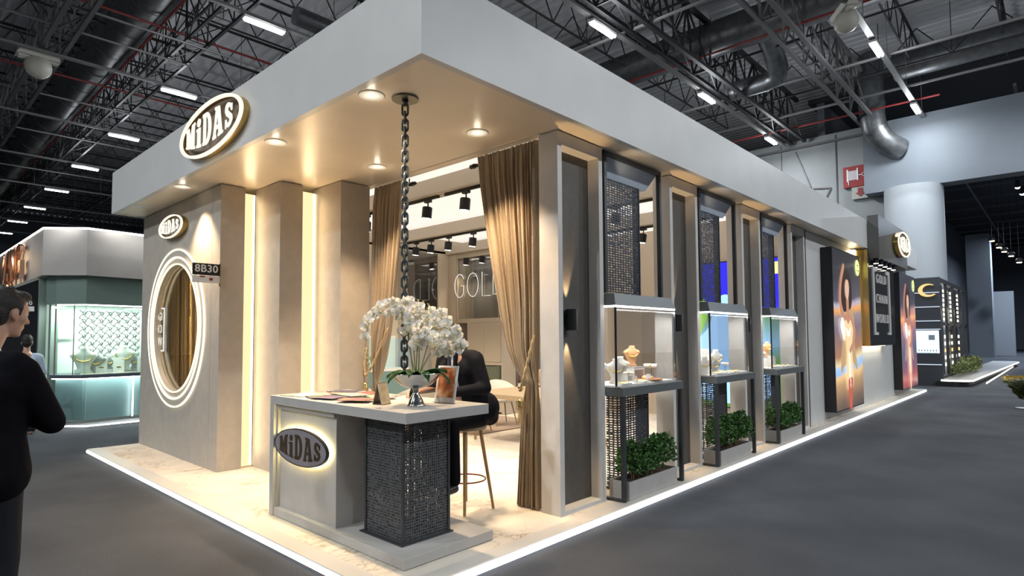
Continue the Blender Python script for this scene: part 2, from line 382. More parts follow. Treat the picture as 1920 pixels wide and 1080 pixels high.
def letters_midas(W, H):
    """five slab letters, tall in the middle: list of (name, polygons) with the origin at the centre"""
    Mp = [[(0,0),(.36,0),(.36,.10),(.28,.12),(.28,.60),(.45,.02),(.57,.02),(.74,.60),(.74,.12),(.66,.10),(.66,0),(1.12,0),(1.12,.10),(1.04,.12),(1.04,.88),(1.12,.90),(1.12,1),(.74,1),(.55,.46),(.36,1),(0,1),(0,.90),(.07,.88),(.07,.12),(0,.10)]]
    ip = [[(0,0),(.56,0),(.56,.09),(.46,.11),(.46,.66),(0,.66),(0,.57),(.11,.55),(.11,.11),(0,.09)], arc(.27,.85,.20,.14,0,2*pi,20)[:-1]]
    Dp = [[(0,0)]+arc(.42,.5,.56,.5,-pi/2,pi/2,18)+[(0,1),(0,.90),(.08,.88),(.08,.12),(0,.10)], [(.36,.13)]+arc(.42,.5,.25,.37,-pi/2,pi/2,12)+[(.36,.87)]]
    Ap = [[(0,0),(.36,0),(.36,.09),(.29,.11),(.34,.27),(.62,.27),(.66,.11),(.58,.09),(.58,0),(1.10,0),(1.10,.09),(1.01,.11),(.74,.99),(.22,.99),(.22,.90),(.32,.88),(.07,.11),(0,.09)], [(.355,.39),(.615,.39),(.485,.82)]]
    path = [(.68,.74),(.62,.86),(.50,.92),(.34,.91),(.20,.83),(.17,.69),(.27,.58),(.46,.47),(.62,.37),(.66,.22),(.54,.10),(.38,.07),(.22,.12),(.13,.26)]
    sm = []
    for i in range(len(path)-1):
        for k in range(4):
            t = k/4; sm.append((path[i][0]*(1-t)+path[i+1][0]*t, path[i][1]*(1-t)+path[i+1][1]*t))
    sm.append(path[-1]); Lf = []; Rt = []
    for i, p in enumerate(sm):
        a = sm[max(i-2, 0)]; b = sm[min(i+2, len(sm)-1)]; dx, dy = b[0]-a[0], b[1]-a[1]; l = sqrt(dx*dx+dy*dy)
        u = i/(len(sm)-1); wd = .060+.060*sin(pi*u)
        Lf.append((p[0]-dy/l*wd*1.15, p[1]+dx/l*wd)); Rt.append((p[0]+dy/l*wd*1.15, p[1]-dx/l*wd))
    Sp = [Lf+Rt[::-1]]
    serif = [[(.64,.64),(.75,.64),(.75,.98),(.70,.98),(.64,.84)], [(.06,.35),(.17,.35),(.17,.16),(.12,.02),(.06,.02)]]
    items = [('letter', Mp, 1.12), ('letter', ip, .56), ('letter', Dp, .98), ('letter', Ap, 1.10), ('letter', Sp+serif, .80)]
    gap = .20; tot = sum(i[2] for i in items)+gap*4; out = []; x = 0
    for k, (nm, pl, wd) in enumerate(items):
        q = []
        for poly in pl:
            pp = []
            for px, py in poly:
                X = (x+px)/tot*2-1
                env = 1-.42*X*X
                pp.append((X*W/2, (py-.5)*H*env))
            q.append(pp)
        out.append((nm, q)); x += wd+gap
    return out

def organic(mb, name, m, parent=None, voxel=.01, smooth_it=4, base=None):
    o = mb.build(name, m, parent, base=base)
    r = o.modifiers.new('remesh', 'REMESH'); r.mode = 'VOXEL'; r.voxel_size = voxel; r.use_smooth_shade = True
    s = o.modifiers.new('smooth', 'SMOOTH'); s.factor = .6; s.iterations = smooth_it
    return o

# ================================================================== THE HALL
GZ = -.07
struct('floor', MB().box((-25, -25, GZ-.1), (110, 75, GZ)), M_carpet)
# corrugated roof deck: ribs run along y
mb = MB(); pitch = .42; x = -18; prof = []
while x < 62:
    prof += [(x, 13.0), (x+.06, 13.22), (x+.24, 13.22), (x+.30, 13.0)]; x += pitch
n = len(prof); vs = [(px, -18, pz) for px, pz in prof]+[(px, 68, pz) for px, pz in prof]
mb.add(vs, [(i, i+1, n+i+1, n+i) for i in range(n-1)])
struct('ceiling', mb, M_roof)
# outer walls, far away
M_hallwall = mat('hall_wall_paint', (.17, .197, .23), .7, noise=.12, nscale=.6)
M_hallwall_dark = mat('hall_wall_dark', (.12, .13, .15), .7)
struct('wall_far_left', MB().box((-25, 68, GZ), (62, 68.3, 13.1)), M_hallwall_dark)
# beam wall above the passage to the next hall, and the block behind the stand
struct('wall_back', MB().box((28, -20, 7.42), (28.8, 5.75, 10.25)), M_hallwall)
struct('wall_behind', MB().box((28.9, 5.0, GZ), (29.2, 60, 10.5)), mat('panel_wall_grey', (.30, .32, .33), .7, noise=.1, nscale=1))
mb = MB()
for yy in (6.95, 9.2, 11.6): mb.box((28.84, yy, 3), (28.9, yy+.035, 10.4))
mb.beam((28.86, 7.2, 8.1), (28.86, 9.6, 8.4), .05); mb.beam((28.86, 8.0, 8.25), (28.86, 8.6, 10.0), .05); mb.beam((28.86, 7.2, 8.1), (28.86, 7.8, 6.9), .05); mb.beam((28.86, 8.6, 8.3), (28.86, 9.2, 7.0), .05)
mb.beam((28.8, 5.8, 10.15), (28.8, 14, 10.15), .1)
struct('trim_1', mb, M_truss)
# big round column under the beam wall
mb = MB(); mb.lathe([(0, GZ), (.98, GZ), (.98, 7.45), (0, 7.45)], (28.35, 4.15, 0), 40)
struct('trim_2', mb, mat('column_paint', (.42, .46, .50), .55), smooth='angle')
# the darker hall beyond
mb = MB(); mb.box((28.8, -20, 12), (105, 8, 12.2)); struct('ceiling_beyond', mb, M_trussd)
struct('wall_beyond_back', MB().box((92, -20, GZ), (92.4, 10, 12)), M_hallwall_dark)
struct('wall_beyond_side', MB().box((29, 7.4, GZ), (92, 7.7, 12)), M_hallwall_dark)
struct('trim_3', MB().box((58, 3.85, GZ), (59.5, 5.3, 9.3)), mat('pier_paint', (.20, .22, .24), .7))
struct('trim_4', MB().box((64, 2.9, GZ), (64.6, 4.6, 5.2)), mat('pier_paint2', (.26, .28, .30), .7))
mb = MB()
for k in range(14):
    x = 32+k*4.2; mb.beam((x, -19, 11.2), (x, 7, 11.2), .12)
for k in range(7):
    y = -14+k*3; mb.beam((29, y, 10.9), (91, y, 10.9), .1)
for y in (-1.4, -2.0):
    for k in range(40): mb.beam((30+k*1.5, y, 10.6), (30.75+k*1.5, y, 11.4), .06); mb.beam((30.75+k*1.5, y, 11.4), (31.5+k*1.5, y, 10.6), .06)
struct('trim_5', mb, M_truss)

# roof trusses: double chord lattice girders -----------------------
def girder(p, q, depth, bay, r, m, num, extra=True):
    mb = MB(); p, q = V(p), V(q); L = (q-p).length; d = (q-p)/L; s = V((-d.y, d.x, 0))*.28
    up = V((0, 0, depth))
    mb.beam(p-s, q-s, r*2.0); mb.beam(p+s, q+s, r*2.0); mb.beam(p+up, q+up, r*2.4)
    n = int(L/bay)
    for i in range(n):
        a = p+d*bay*i; b = a+d*bay*.5; c = a+d*bay
        for e in (-s, s):
            mb.bar(a+e, b+up, r*.6, n=4, cap=False); mb.bar(b+up, c+e, r*.6, n=4, cap=False)
        mb.bar(a-s, a+s, r*.5, n=4, cap=False); mb.bar(a-s, c+s, r*.4, n=4, cap=False)
        mb.bar(a, a+up, r*.4, n=4, cap=False)
    return struct('trim_%d' % num, mb, m)
girder((3.55, -10, 10.3), (3.55, 62, 10.3), 1.9, 1.9, .055, M_truss, 6)
girder((6.5, -10, 10.45), (6.5, 62, 10.45), 2.0, 1.9, .04, M_trussd, 7)
girder((-8, 8.37, 10.3), (28.5, 8.37, 10.3), 1.9, 1.9, .06, M_trussd, 8)
girder((-8, 5.5, 10.3), (28.0, 5.5, 10.3), 1.9, 1.9, .055, M_truss, 9)
# light open-web joists under the deck, along x
mb = MB()
for j in range(26):
    y = -4+j*2.55; z0 = 11.5
    mb.beam((-14, y, z0), (28, y, z0), .05); mb.beam((-14, y, z0+1.2), (28, y, z0+1.2), .07)
    for i in range(28):
        x = -14+i*1.5
        mb.bar((x, y, z0), (x+.75, y, z0+1.2), .022, n=4, cap=False); mb.bar((x+.75, y, z0+1.2), (x+1.5, y, z0), .022, n=4, cap=False)
struct('trim_10', mb, M_trussd)
mb = MB()
for i in range(9):
    x = -12+i*4.6
    mb.beam((x, -8, 11.1), (x, 60, 11.1), .06)
    for k in range(32):
        y = -6+k*2.1
        mb.bar((x, y, 11.1), (x+.7, y+1.05, 12.6), .02, n=4, cap=False); mb.bar((x+.7, y+1.05, 12.6), (x, y+2.1, 11.1), .02, n=4, cap=False)
        mb.bar((x, y, 11.1), (x, y, 12.9), .016, n=4, cap=False)
struct('trim_11', mb, M_trussd)
# bright conduits that carry the lamps, along x
k = 12
for y in [15.2+6.37*i for i in range(8)]+[8.8, 3.67]:
    mb = MB(); mb.beam((-14, y, 10.1), (28, y, 10.1), .13 if y > 9 else .16, .07)
    for i in range(14): mb.bar((-12.6+i*3.1, y, 10.1), (-12.6+i*3.1, y, 12.9), .012, n=4, cap=False)
    struct('trim_%d' % k, mb, M_pipe); k += 1
mb = MB()
for y in (18.55, 21.95-1.9, 28.5-2.4, 12.2, 31, 38): mb.bar((-14, y, 10.35), (28, y, 10.35), .035, n=6)
for x in (14.7, 24.85, 21.6): mb.bar((x, -8, 10.35), (x, 14, 10.35), .05, n=6)
for x in (0.4, -3.1, 10.2): mb.bar((x, -8, 10.5), (x, 60, 10.5), .04, n=6)
struct('trim_%d' % k, mb, M_pipe); k += 1

# fluorescent lamps ------------------------------------------------
lp = proto('fluorescent_lamp')
MB().box((-.56, -.09, .0), (.56, .09, .07)).build('housing', M_white, lp)
mb = MB(); mb.bar((-.53, -.045, -.03), (.53, -.045, -.03), .034, n=10); mb.bar((-.53, .045, -.03), (.53, .045, -.03), .034, n=10)
mb.build('tube', M_tube, lp, smooth='angle')
first = True
rows = {7.02: [], 8.8: [], 3.67: []}
for i, (x, y) in enumerate(LAMPS):
    o = lp if first else copy_tree(lp); first = False
    if i < 8: lab = f'bright tube lamp under the roof left of the stand, {ordn(i)} from the nearest'; g = 'tube lamps left of the stand'
    elif i < 11: lab = f'bright tube lamp just right of the grey canopy, {ordn(i-8)} from the nearest'; g = 'tube lamps right of the canopy'
    elif i < 13: lab = f'glaring tube lamp over the right-hand aisle, {ordn(i-11)} from the nearest'; g = 'tube lamps over the aisle'
    else: lab = f'fluorescent tube lamp hanging behind the viewer over the aisle, number {i}'; g = 'tube lamps over the near aisle'; lab = f'fluorescent tube lamp over the near aisle behind the viewer, {ordn(i-13)} of ten'
    place(o, (x, y, 9.96), 0, lab, 'ceiling lamp', g)

# ducts -------------------------------------------------------------
def ring_duct(mb, pts, r, n=24):
    mb.tube(pts, r, n)
mb = MB(); ring_duct(mb, [(5.4, 10, 11.7), (5.4, 55, 11.7)], .62)
for i in range(22): mb.tube([(5.4, 11+i*2, 11.7), (5.4, 11.06+i*2, 11.7)], .635, 24)
tag(mb.build('air_duct', M_steel, smooth='angle'), 'fat round grey air duct running away under the roof at the left', 'air duct')
mb = MB(); ring_duct(mb, [(8, 15.4, 10.7), (12, 15.4, 10.7), (18, 15.4, 10.7)], .26)
tag(mb.build('air_duct', M_steel, smooth='angle'), 'slimmer grey duct crossing above the canopy, beyond the nearest left lamp', 'air duct')
mb = MB(); ring_duct(mb, [(19.3, -6, 11.6), (19.3, 30, 11.6)], .58)
tag(mb.build('air_duct', M_steel, smooth='angle'), 'wide round duct crossing over the right side of the canopy with red pipe below', 'air duct')
mb = MB(); pts = [(19.6, 8.4, 10.9), (19.6, 7.1, 10.9)]+[(19.6-.55*(1-cos(t))*0+0, 7.1-.5*sin(t), 10.9+.5*(1-cos(t))) for t in (.4, .8, 1.2, 1.57)]+[(19.6, 6.6, 12.6)]
pts = [(21.6, 8.6, 10.6), (21.6, 7.3, 10.6), (21.5, 6.95, 10.65), (21.2, 6.8, 10.8), (20.6, 6.75, 11.2), (19.6, 6.7, 11.6)]
ring_duct(mb, pts, .33)
tag(mb.build('air_duct', M_steel, smooth='angle'), 'short silver branch duct with an elbow hanging under the wide roof duct', 'air duct')
mb = MB(); pts = [(27.3, 5.25, 12.8), (27.3, 5.25, 10.4), (27.35, 5.2, 9.9), (27.5, 5.05, 9.5), (27.75, 4.8, 9.2), (28.1, 4.5, 9.0)]
ring_duct(mb, pts, .44); mb.tube([(27.3, 5.25, 10.75), (27.3, 5.25, 10.85)], .47, 24); mb.tube([(27.36, 5.19, 9.86), (27.4, 5.15, 9.78)], .47, 24)
tag(mb.build('air_duct', M_steel, smooth='angle'), 'round silver duct dropping down and bending into the pale beam wall', 'air duct')
mb = MB(); ring_duct(mb, [(25.8, 4.2, 11.5), (25.4, -8, 11.5)], .5)
tag(mb.build('air_duct', M_steel, smooth='angle'), 'shiny round duct at upper right catching lamp light', 'air duct')
# red sprinkler pipes
def redpipe(pts, lab, r=.04):
    mb = MB()
    for a, b in zip(pts[:-1], pts[1:]): mb.bar(a, b, r, n=8)
    tag(mb.build('sprinkler_pipe', M_red, smooth='angle'), lab, 'pipe', 'red sprinkler pipes')
redpipe([(5.75, 12, 11.0), (5.75, 46, 11.0)], 'red sprinkler pipe running beside the fat left duct')
redpipe([(18.6, -4, 10.8), (18.6, 13, 10.8)], 'red sprinkler pipe below the wide duct over the canopy')
redpipe([(26.8, 3, 10.45), (26.8, 13, 10.45)], 'red sprinkler pipe near the pale beam wall')
redpipe([(-10, 13.2, 10.9), (26, 13.2, 10.9)], 'red sprinkler pipe crossing near the nearest left lamp')
redpipe([(-10, 19.2, 10.9), (26, 19.2, 10.9)], 'red sprinkler pipe crossing behind the left-hand globe light')
redpipe([(-10, 25.3, 10.9), (26, 25.3, 10.9)], 'red sprinkler pipe crossing farther back at the left')
redpipe([(-10, 9.3, 10.9), (27, 9.3, 10.9)], 'red sprinkler pipe along the lattice girder right of the canopy')

# globe lights (off) -------------------------------------------------
gl = proto('globe_light')
mb = MB(); mb.ell((0, 0, 0), (.34, .34, .34), 24, 16); mb.build('globe', mat('globe_cream', (.55, .53, .46), .5), gl, smooth=True)
mb = MB(); mb.frustum((-.55, -.22, .5, .22), (-.45, -.3, .45, .3), .24, .36); mb.bar((-.5, 0, .3), (.5, 0, .36), .16, .13, 10)
mb.build('wing_housing', mat('globe_cap', (.6, .58, .52), .5), gl, smooth='angle')
mb = MB(); mb.bar((0, 0, .3), (0, 0, 2.2), .03); mb.build('rod', M_truss, gl)
place(gl, (3.25, 22.0, 9.75), 0, 'cream globe light with winged cap hanging at upper left', 'globe light', 'globe lights')
g2 = copy_tree(gl); place(g2, (17.15, 3.8, 9.72), .6, 'cream globe light with winged cap hanging above the right-hand aisle lamps', 'globe light', 'globe lights', scale=.85)

# fire hose sign on the wall behind
t = empty('hose_reel_sign', (28.8, 6.2, 8.0), 'red square sign with a white hose reel drawing and an arrow plate below', 'sign')
MB().box((28.74, 5.76, 7.95), (28.86, 6.68, 8.85)).build('board', mat('sign_red', (.28, .015, .015), .5), t)
mb = MB(); mb.box((28.72, 6.15, 8.25), (28.735, 6.50, 8.65)); mb.build('reel_drum', mat('sign_grey', (.55, .5, .55), .5), t)
M_signw = mat('sign_white', (.8, .8, .8), .5)
mb = MB(); mb.box((28.71, 6.48, 8.2), (28.738, 6.54, 8.72)); mb.box((28.71, 6.11, 8.22), (28.738, 6.16, 8.74)); mb.box((28.71, 5.98, 8.42), (28.738, 6.12, 8.45)); mb.box((28.71, 6.46, 8.05), (28.738, 6.49, 8.22))
mb.tube([(28.725, 5.90+.07*cos(a), 8.44+.07*sin(a)) for a in [i*pi/6 for i in range(12)]], .014, 5, closed=True)
mb.build('reel_outline', M_signw, t)
MB().box((28.76, 5.80, 7.42), (28.86, 6.38, 7.93)).build('arrow_plate', mat('plate_pale', (.42, .42, .38), .5), t)
mb = MB(); mb.prism([(6.05, 7.5), (6.25, 7.68), (6.15, 7.68), (6.15, 7.88), (5.96, 7.88), (5.96, 7.68), (5.86, 7.68)], 28.74, 28.758, 'x'); mb.build('arrow', M_red, t)

# lights and lit spots of the hall beyond
spots = [(58, 2.9, 7.3), (58, 2.35, 6.75), (58, 1.9, 6.3), (58, 1.5, 5.95), (58, 1.0, 5.45)]
lampb = proto('hall_downlight')
MB().lathe([(0, -.06), (.16, -.06), (.2, .1), (.1, .22), (0, .22)], n=12).build('shade', M_black, lampb)
MB().lathe([(0, -.1), (.13, -.1), (.13, -.061), (0, -.061)], n=12).build('lens', glow('warm_far_lens', (1, .78, .45), 7), lampb)
MB().bar((0, 0, .2), (0, 0, 3.5), .008, n=6).build('rod', M_black, lampb)
for i, (x, y, z) in enumerate([(50.0, 3.19, 7.78), (50.0, 2.86, 7.32), (50.0, 2.61, 7.02), (50.0, 2.28, 6.71), (50.0, 1.91, 6.27)]):
    o = lampb if i == 0 else copy_tree(lampb)
    for c_ in o.children:
        if c_.name.startswith('rod'): c_.scale = (1, 1, (12.05-z)/3.5)
    place(o, (x, y, z), 0, f'small warm ceiling lamp in the dark hall beyond, {ordn(i)} from the left', 'ceiling lamp', 'warm lamps in the dark hall')
ws = proto('spotlight')
MB().bar((0, 0, 0), (-.2, 0, .3), .13, .1, 12).build('housing', M_black, ws)
MB().ell((.02, 0, -.04), (.12, .12, .09), 12, 8).build('lens', glow('cold_far_lens', (.8, .9, 1), 12), ws)
for i, (x, y, z, lb) in enumerate([(45, 1.63, 10.09, 'upper of two cold white spotlights at the right edge'), (45, 1.44, 9.69, 'lower of two cold white spotlights at the right edge')]):
    o = ws if i == 0 else copy_tree(ws)
    place(o, (x, y, z), 0, lb, 'spotlight', 'cold spotlights in the dark hall')
# spot that washes the round column and a little light over the dark stand
light('SPOT', (24.5, 3.5, 7.6), 120, COOL, aim=(27.4, 4.0, 4.6), spot=75, blend=.25)
light('AREA', (26.3, -2.5, 9.6), 300, COOL, 1.05, .2, aim=(26.3, -2.5, 0))
for x_, y_ in ((45, 1.0), (58, 1.5), (70, 0)): light('AREA', (x_, y_, 9.0), 1000, (.7, .82, 1), 1, .3, aim=(x_, y_, 0))  # added area lights without fixtures, to brighten the hall beyond

# ================================================================== THE STAND: platform, canopy, walls
ST = empty('stand_platform', (2.26, 3.05, GZ), 'low raised stand floor with cream veined carpet and bright light strip edge', 'platform')
PX0, PX1, PY0, PY1 = 2.256, 21.75, 3.055, 10.42
MB().box((PX0+.02, PY0+.02, GZ), (PX1, PY1, -.002)).build('base', M_grey, ST)
MB().box((PX0+.14, PY0+.14, -.002), (PX1-.1, PY1, .0)).build('carpet', M_bcarpet, ST)
mb = MB(); mb.box((PX0, PY0, -.008), (PX0+.15, PY1, .003)); mb.box((PX0+.15, PY0, -.008), (PX1, PY0+.15, .003)); mb.build('edge_trim', mat('platform_edge', (.60, .57, .52), .45), ST)
MB().box((PX0-.012, PY0-.012, GZ+.012), (PX1, PY0+.004, -.010)).build('light_strip', glow('edge_led_cool', (.97, .98, 1), 3.2), ST)
MB().box((PX0-.012, PY0+.005, GZ+.022), (PX0+.006, PY1, -.014)).build('light_strip', glow('edge_led_warm', (1, .97, .92), 2.6), ST)

# canopy
CX0, CY0, CX1, CY1, CZ0, CZ1 = 2.481, 3.046, 21.0, 10.42, 3.50, 4.125
CN = empty('canopy', (CX0, CY0, CZ0), 'huge flat canopy with a pale grey fascia and warm lit soffit over the whole stand', 'canopy')
mb = MB(); mb.box((CX0, CY0, CZ0), (CX0+.06, CY1, CZ1)); mb.box((CX0+.06, CY0, CZ0), (14.93, CY0+.06, CZ1)); mb.box((18.1, CY0, CZ0+.02), (CX1, CY0+.06, CZ1-.04)); mb.box((CX0+.06, CY1-.06, CZ0), (CX1, CY1, CZ1))
mb.build('fascia', M_fascia, CN)
mb = MB(); mb.box((CX0+.06, CY0+.06, CZ0+.01), (4.27, CY1-.06, CZ0+.06)); mb.box((4.27, CY0+.06, CZ0+.01), (CX1, 3.52, CZ0+.06)); mb.box((4.27, 10.2, CZ0+.01), (CX1, CY1-.06, CZ0+.06)); mb.box((11.5, 3.52, CZ0+.01), (CX1, 10.2, CZ0+.06))
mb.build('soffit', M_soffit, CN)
MB().box((CX0+.06, CY0+.06, CZ1-.06), (CX1-.02, CY1-.06, CZ1-.02)).build('roof_sheet', M_dark, CN)

# interior ceiling and its beams
struct('ceiling_room', MB().box((4.2, 3.45, 3.83), (11.45, 10.3, 3.87)), mat('room_ceiling_added_glow', (.78, .77, .75), .6, emit=(1, .96, .90), es=.55))  # white ceiling; the glow in its material is added to brighten the room
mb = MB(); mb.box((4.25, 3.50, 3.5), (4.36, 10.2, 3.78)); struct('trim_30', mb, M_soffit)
for i, xb in enumerate((5.05, 7.22, 9.02)):
    struct('trim_%d' % (31+i), MB().box((xb, 3.52, 3.5), (xb+.24, 10.2, 3.705)), mat('beam_beige', (.55, .49, .41), .5))

# left wall with its round window
def wall_round(name, x0, x1, ya, yb, z0, z1, cy, cz, r, m):
    mb = MB(); n = 64
    def edge(a):   # point of the rectangle boundary in direction a
        dy, dz = cos(a), sin(a); t = 1e9
        if dy > 1e-6: t = min(t, (yb-cy)/dy)
        if dy < -1e-6: t = min(t, (ya-cy)/dy)
        if dz > 1e-6: t = min(t, (z1-cz)/dz)
        if dz < -1e-6: t = min(t, (z0-cz)/dz)
        return (cy+dy*t, cz+dz*t)
    angs = sorted([2*pi*i/n for i in range(n)]+[atan2(b-cz, a-cy) % (2*pi) for a in (ya, yb) for b in (z0, z1)])
    for x in (x0, x1):
        for i in range(len(angs)):
            a, b = angs[i], angs[(i+1) % len(angs)]
            q = [(x, cy+r*cos(a), cz+r*sin(a)), (x, cy+r*cos(b), cz+r*sin(b)), (x, *edge(b)), (x, *edge(a))]
            mb.add(q, [(0, 1, 2, 3) if x == x0 else (3, 2, 1, 0)])
    mb.add([(x, cy+r*cos(a), cz+r*sin(a)) for x in (x0, x1) for a in angs], [(i, (i+1) % len(angs), len(angs)+(i+1) % len(angs), len(angs)+i) for i in range(len(angs))])
    mb.add([(x, y, z) for x in (x0, x1) for y, z in ((ya, z0), (yb, z0), (yb, z1), (ya, z1))], [(0,1,5,4),(1,2,6,5),(2,3,7,6),(3,0,4,7)])
    return struct(name, mb, m)
WY, WZ = 8.95, 1.757
wall_round('wall_left', 2.924, 3.02, 7.70, 10.42, .0, 3.5, WY, WZ, .87, M_taupe)
struct('wall_left_end', MB().box((2.924, 7.44, .0), (3.02, 7.695, 3.5)), M_taupe)
struct('wall_left_return', MB().box((3.02, 7.44, 0), (3.22, 7.52, 3.5)), M_taupe)
struct('wall_left_back', MB().box((3.02, 10.32, 0), (11.5, 10.42, 3.5)), M_taupe)
struct('wall_left_inner', MB().box((4.02, 6.95, 0), (4.1, 10.3, 3.5)), M_dark)
# stepped wall fins with light slots between
def fin(num, x0, x1, ya, yb):
    struct('wall_fin_%d' % num, MB().prism([(x0, ya), (x1, ya), (x1, yb), (x0, yb)], 0, 3.5), M_taupe)
fin(1, 3.37, 3.66, 6.80, 7.46)
fin(2, 3.87, 4.28, 6.27, 6.92)
for i, (x0, x1, y) in enumerate(((3.22, 3.365, 7.475), (3.66, 3.865, 6.86))):
    s = MB().box((x0, y, .015), (x1, y+.03, 3.44)).build('light_slot', M_ledw, smooth=False)
    tag(s, ['tall warm light slot beside the round-window wall', 'tall warm light slot between the two stepped fins by the curtain'][i], 'light strip', 'tall warm light slots')
    s2 = MB().box((x1-.03, y-.012, .02), (x1-.004, y-.001, 3.43)).build('bright_edge', glow('slot_edge', (1, .82, .52), 3), s)
    light('AREA', ((x0+x1)/2-.02, y-.03, 1.75), 8, (1, .68, .36), .1, 3.2, aim=((x0+x1)/2-.25, y-1, 1.75))

# round window: pane, rings, lettering, thread curtain
rw = empty('window_1', (2.97, WY, WZ-1.1)); rw['kind'] = 'structure'
mb = MB(); mb.prism([(WY+.87*cos(a), WZ+.87*sin(a)) for a in [2*pi*i/64 for i in range(64)]], 2.985, 2.993, 'x'); mb.build('pane', glass_mat('round_pane', (.93, .9, .84), .18), rw)
def ring(r, thick, x, m, depth=.02):
    mb = MB(); n = 96; vs = []
    for k in range(n):
        a = 2*pi*k/n
        for rr, xx in ((r-thick/2, x), (r+thick/2, x), (r+thick/2, x-depth), (r-thick/2, x-depth)): vs.append((xx, WY+rr*cos(a), WZ+rr*sin(a)))
    fs = [(4*k+j, 4*k+(j+1) % 4, 4*((k+1) % n)+(j+1) % 4, 4*((k+1) % n)+j) for k in range(n) for j in range(4)]
    return mb.add(vs, fs)
for i, (r, th, x, s, lab) in enumerate(((1.085, .020, 2.922, 1.5, 'outermost thin glowing ring around the round window'), (.975, .024, 2.920, 1.7, 'middle glowing ring around the round window'), (.885, .018, 2.921, 1.2, 'innermost glowing ring at the glass edge'))):
    o = ring(r, th, x, None).build('light_ring', glow('ring_glow_%d' % i, (1, .88, .60), s)); tag(o, lab, 'light ring', 'glowing rings of the round window')
o = ring(1.03, .085, 2.922, None, .012).build('ring_band', mat('ring_band', (.55, .5, .42), .4)); tag(o, 'flat grey band between the two outer glowing rings', 'wall ring')
gs = empty('window_lettering', (2.975, WY, WZ-.5), 'white reversed letters with a square bracket on the round window glass', 'lettering')
M_letw = glow('window_letter_white', (1, 1, .97), .75)
for k, (tx, zz) in enumerate((('GOLD', 1.925), ('CHAIN', 1.745), ('WORLD', 1.56))):
    vs, fs = text_geo(tx[:3], .175, .004, 1.3, -.003, 'LEFT')
    MB().add(vs, fs, frame_mx((2.972, 9.62, zz), 'mirror-x')).build('text', M_letw, gs)
mb = MB(); mb.box((2.968, 9.54, 1.42), (2.976, 9.56, 2.06)); mb.box((2.968, 9.56, 2.04), (2.976, 9.66, 2.06)); mb.box((2.968, 9.56, 1.42), (2.976, 9.66, 1.44)); mb.build('bracket', M_letw, gs)
# thread curtain behind: many fine gold strings
mb = MB(); random.seed(3)
for i in range(96):
    y = 8.20+1.42*i/96+random.uniform(-.004, .004); x = 3.07+.025*sin(i*.55)+random.uniform(-.008, .008); r = random.choice((.004, .006, .010))
    mb.bar((x, y+.10, 3.48), (x+random.uniform(-.01, .01), y-.02, .006), r, n=4, cap=False)
tag(mb.build('string_curtain', mat('gold_string', (.85, .66, .36), .5)), 'curtain of fine gold strings hanging behind the round window', 'curtain', kind='stuff')
mb = MB(); mb.box((3.18, 7.8, .02), (3.2, 10.3, 3.48)); tag(mb.build('bronze_panel', mat('bronze_panel', (.30, .22, .11), .35, metal=.3)), 'bronze panel standing behind the gold strings of the round window', 'panel')
light('AREA', (3.035, 7.9, 1.75), 85, (1, .80, .52), .06, 1.6, aim=(3.12, 9.2, 1.75))  # added area light hidden behind the wall, brightens the strings

# booth number flag: plate across the wall end
t = empty('number_sign', (2.92, 7.44, 2.25), 'black flag sign reading 8B30 with a white strip, fixed to the wall end', 'sign')
MB().box((2.60, 7.405, 2.36), (2.915, 7.42, 2.50)).build('black_plate', M_black, t)
MB().box((2.60, 7.41, 2.27), (2.915, 7.42, 2.355)).build('white_strip', M_white, t)
vs, fs = text_geo('8B30', .125, .004, 1.05, .002); MB().add(vs, fs, frame_mx((2.755, 7.402, 2.435), '-y')).build('text', M_signw, t)
mb = MB(); mb.box((2.68, 7.405, 2.335), (2.74, 7.409, 2.35)); mb.box((2.79, 7.405, 2.30), (2.83, 7.409, 2.33)); mb.build('small_logo', M_red, t)
MB().box((2.912, 7.40, 2.24), (2.922, 7.43, 2.51)).build('bracket', M_silver, t)

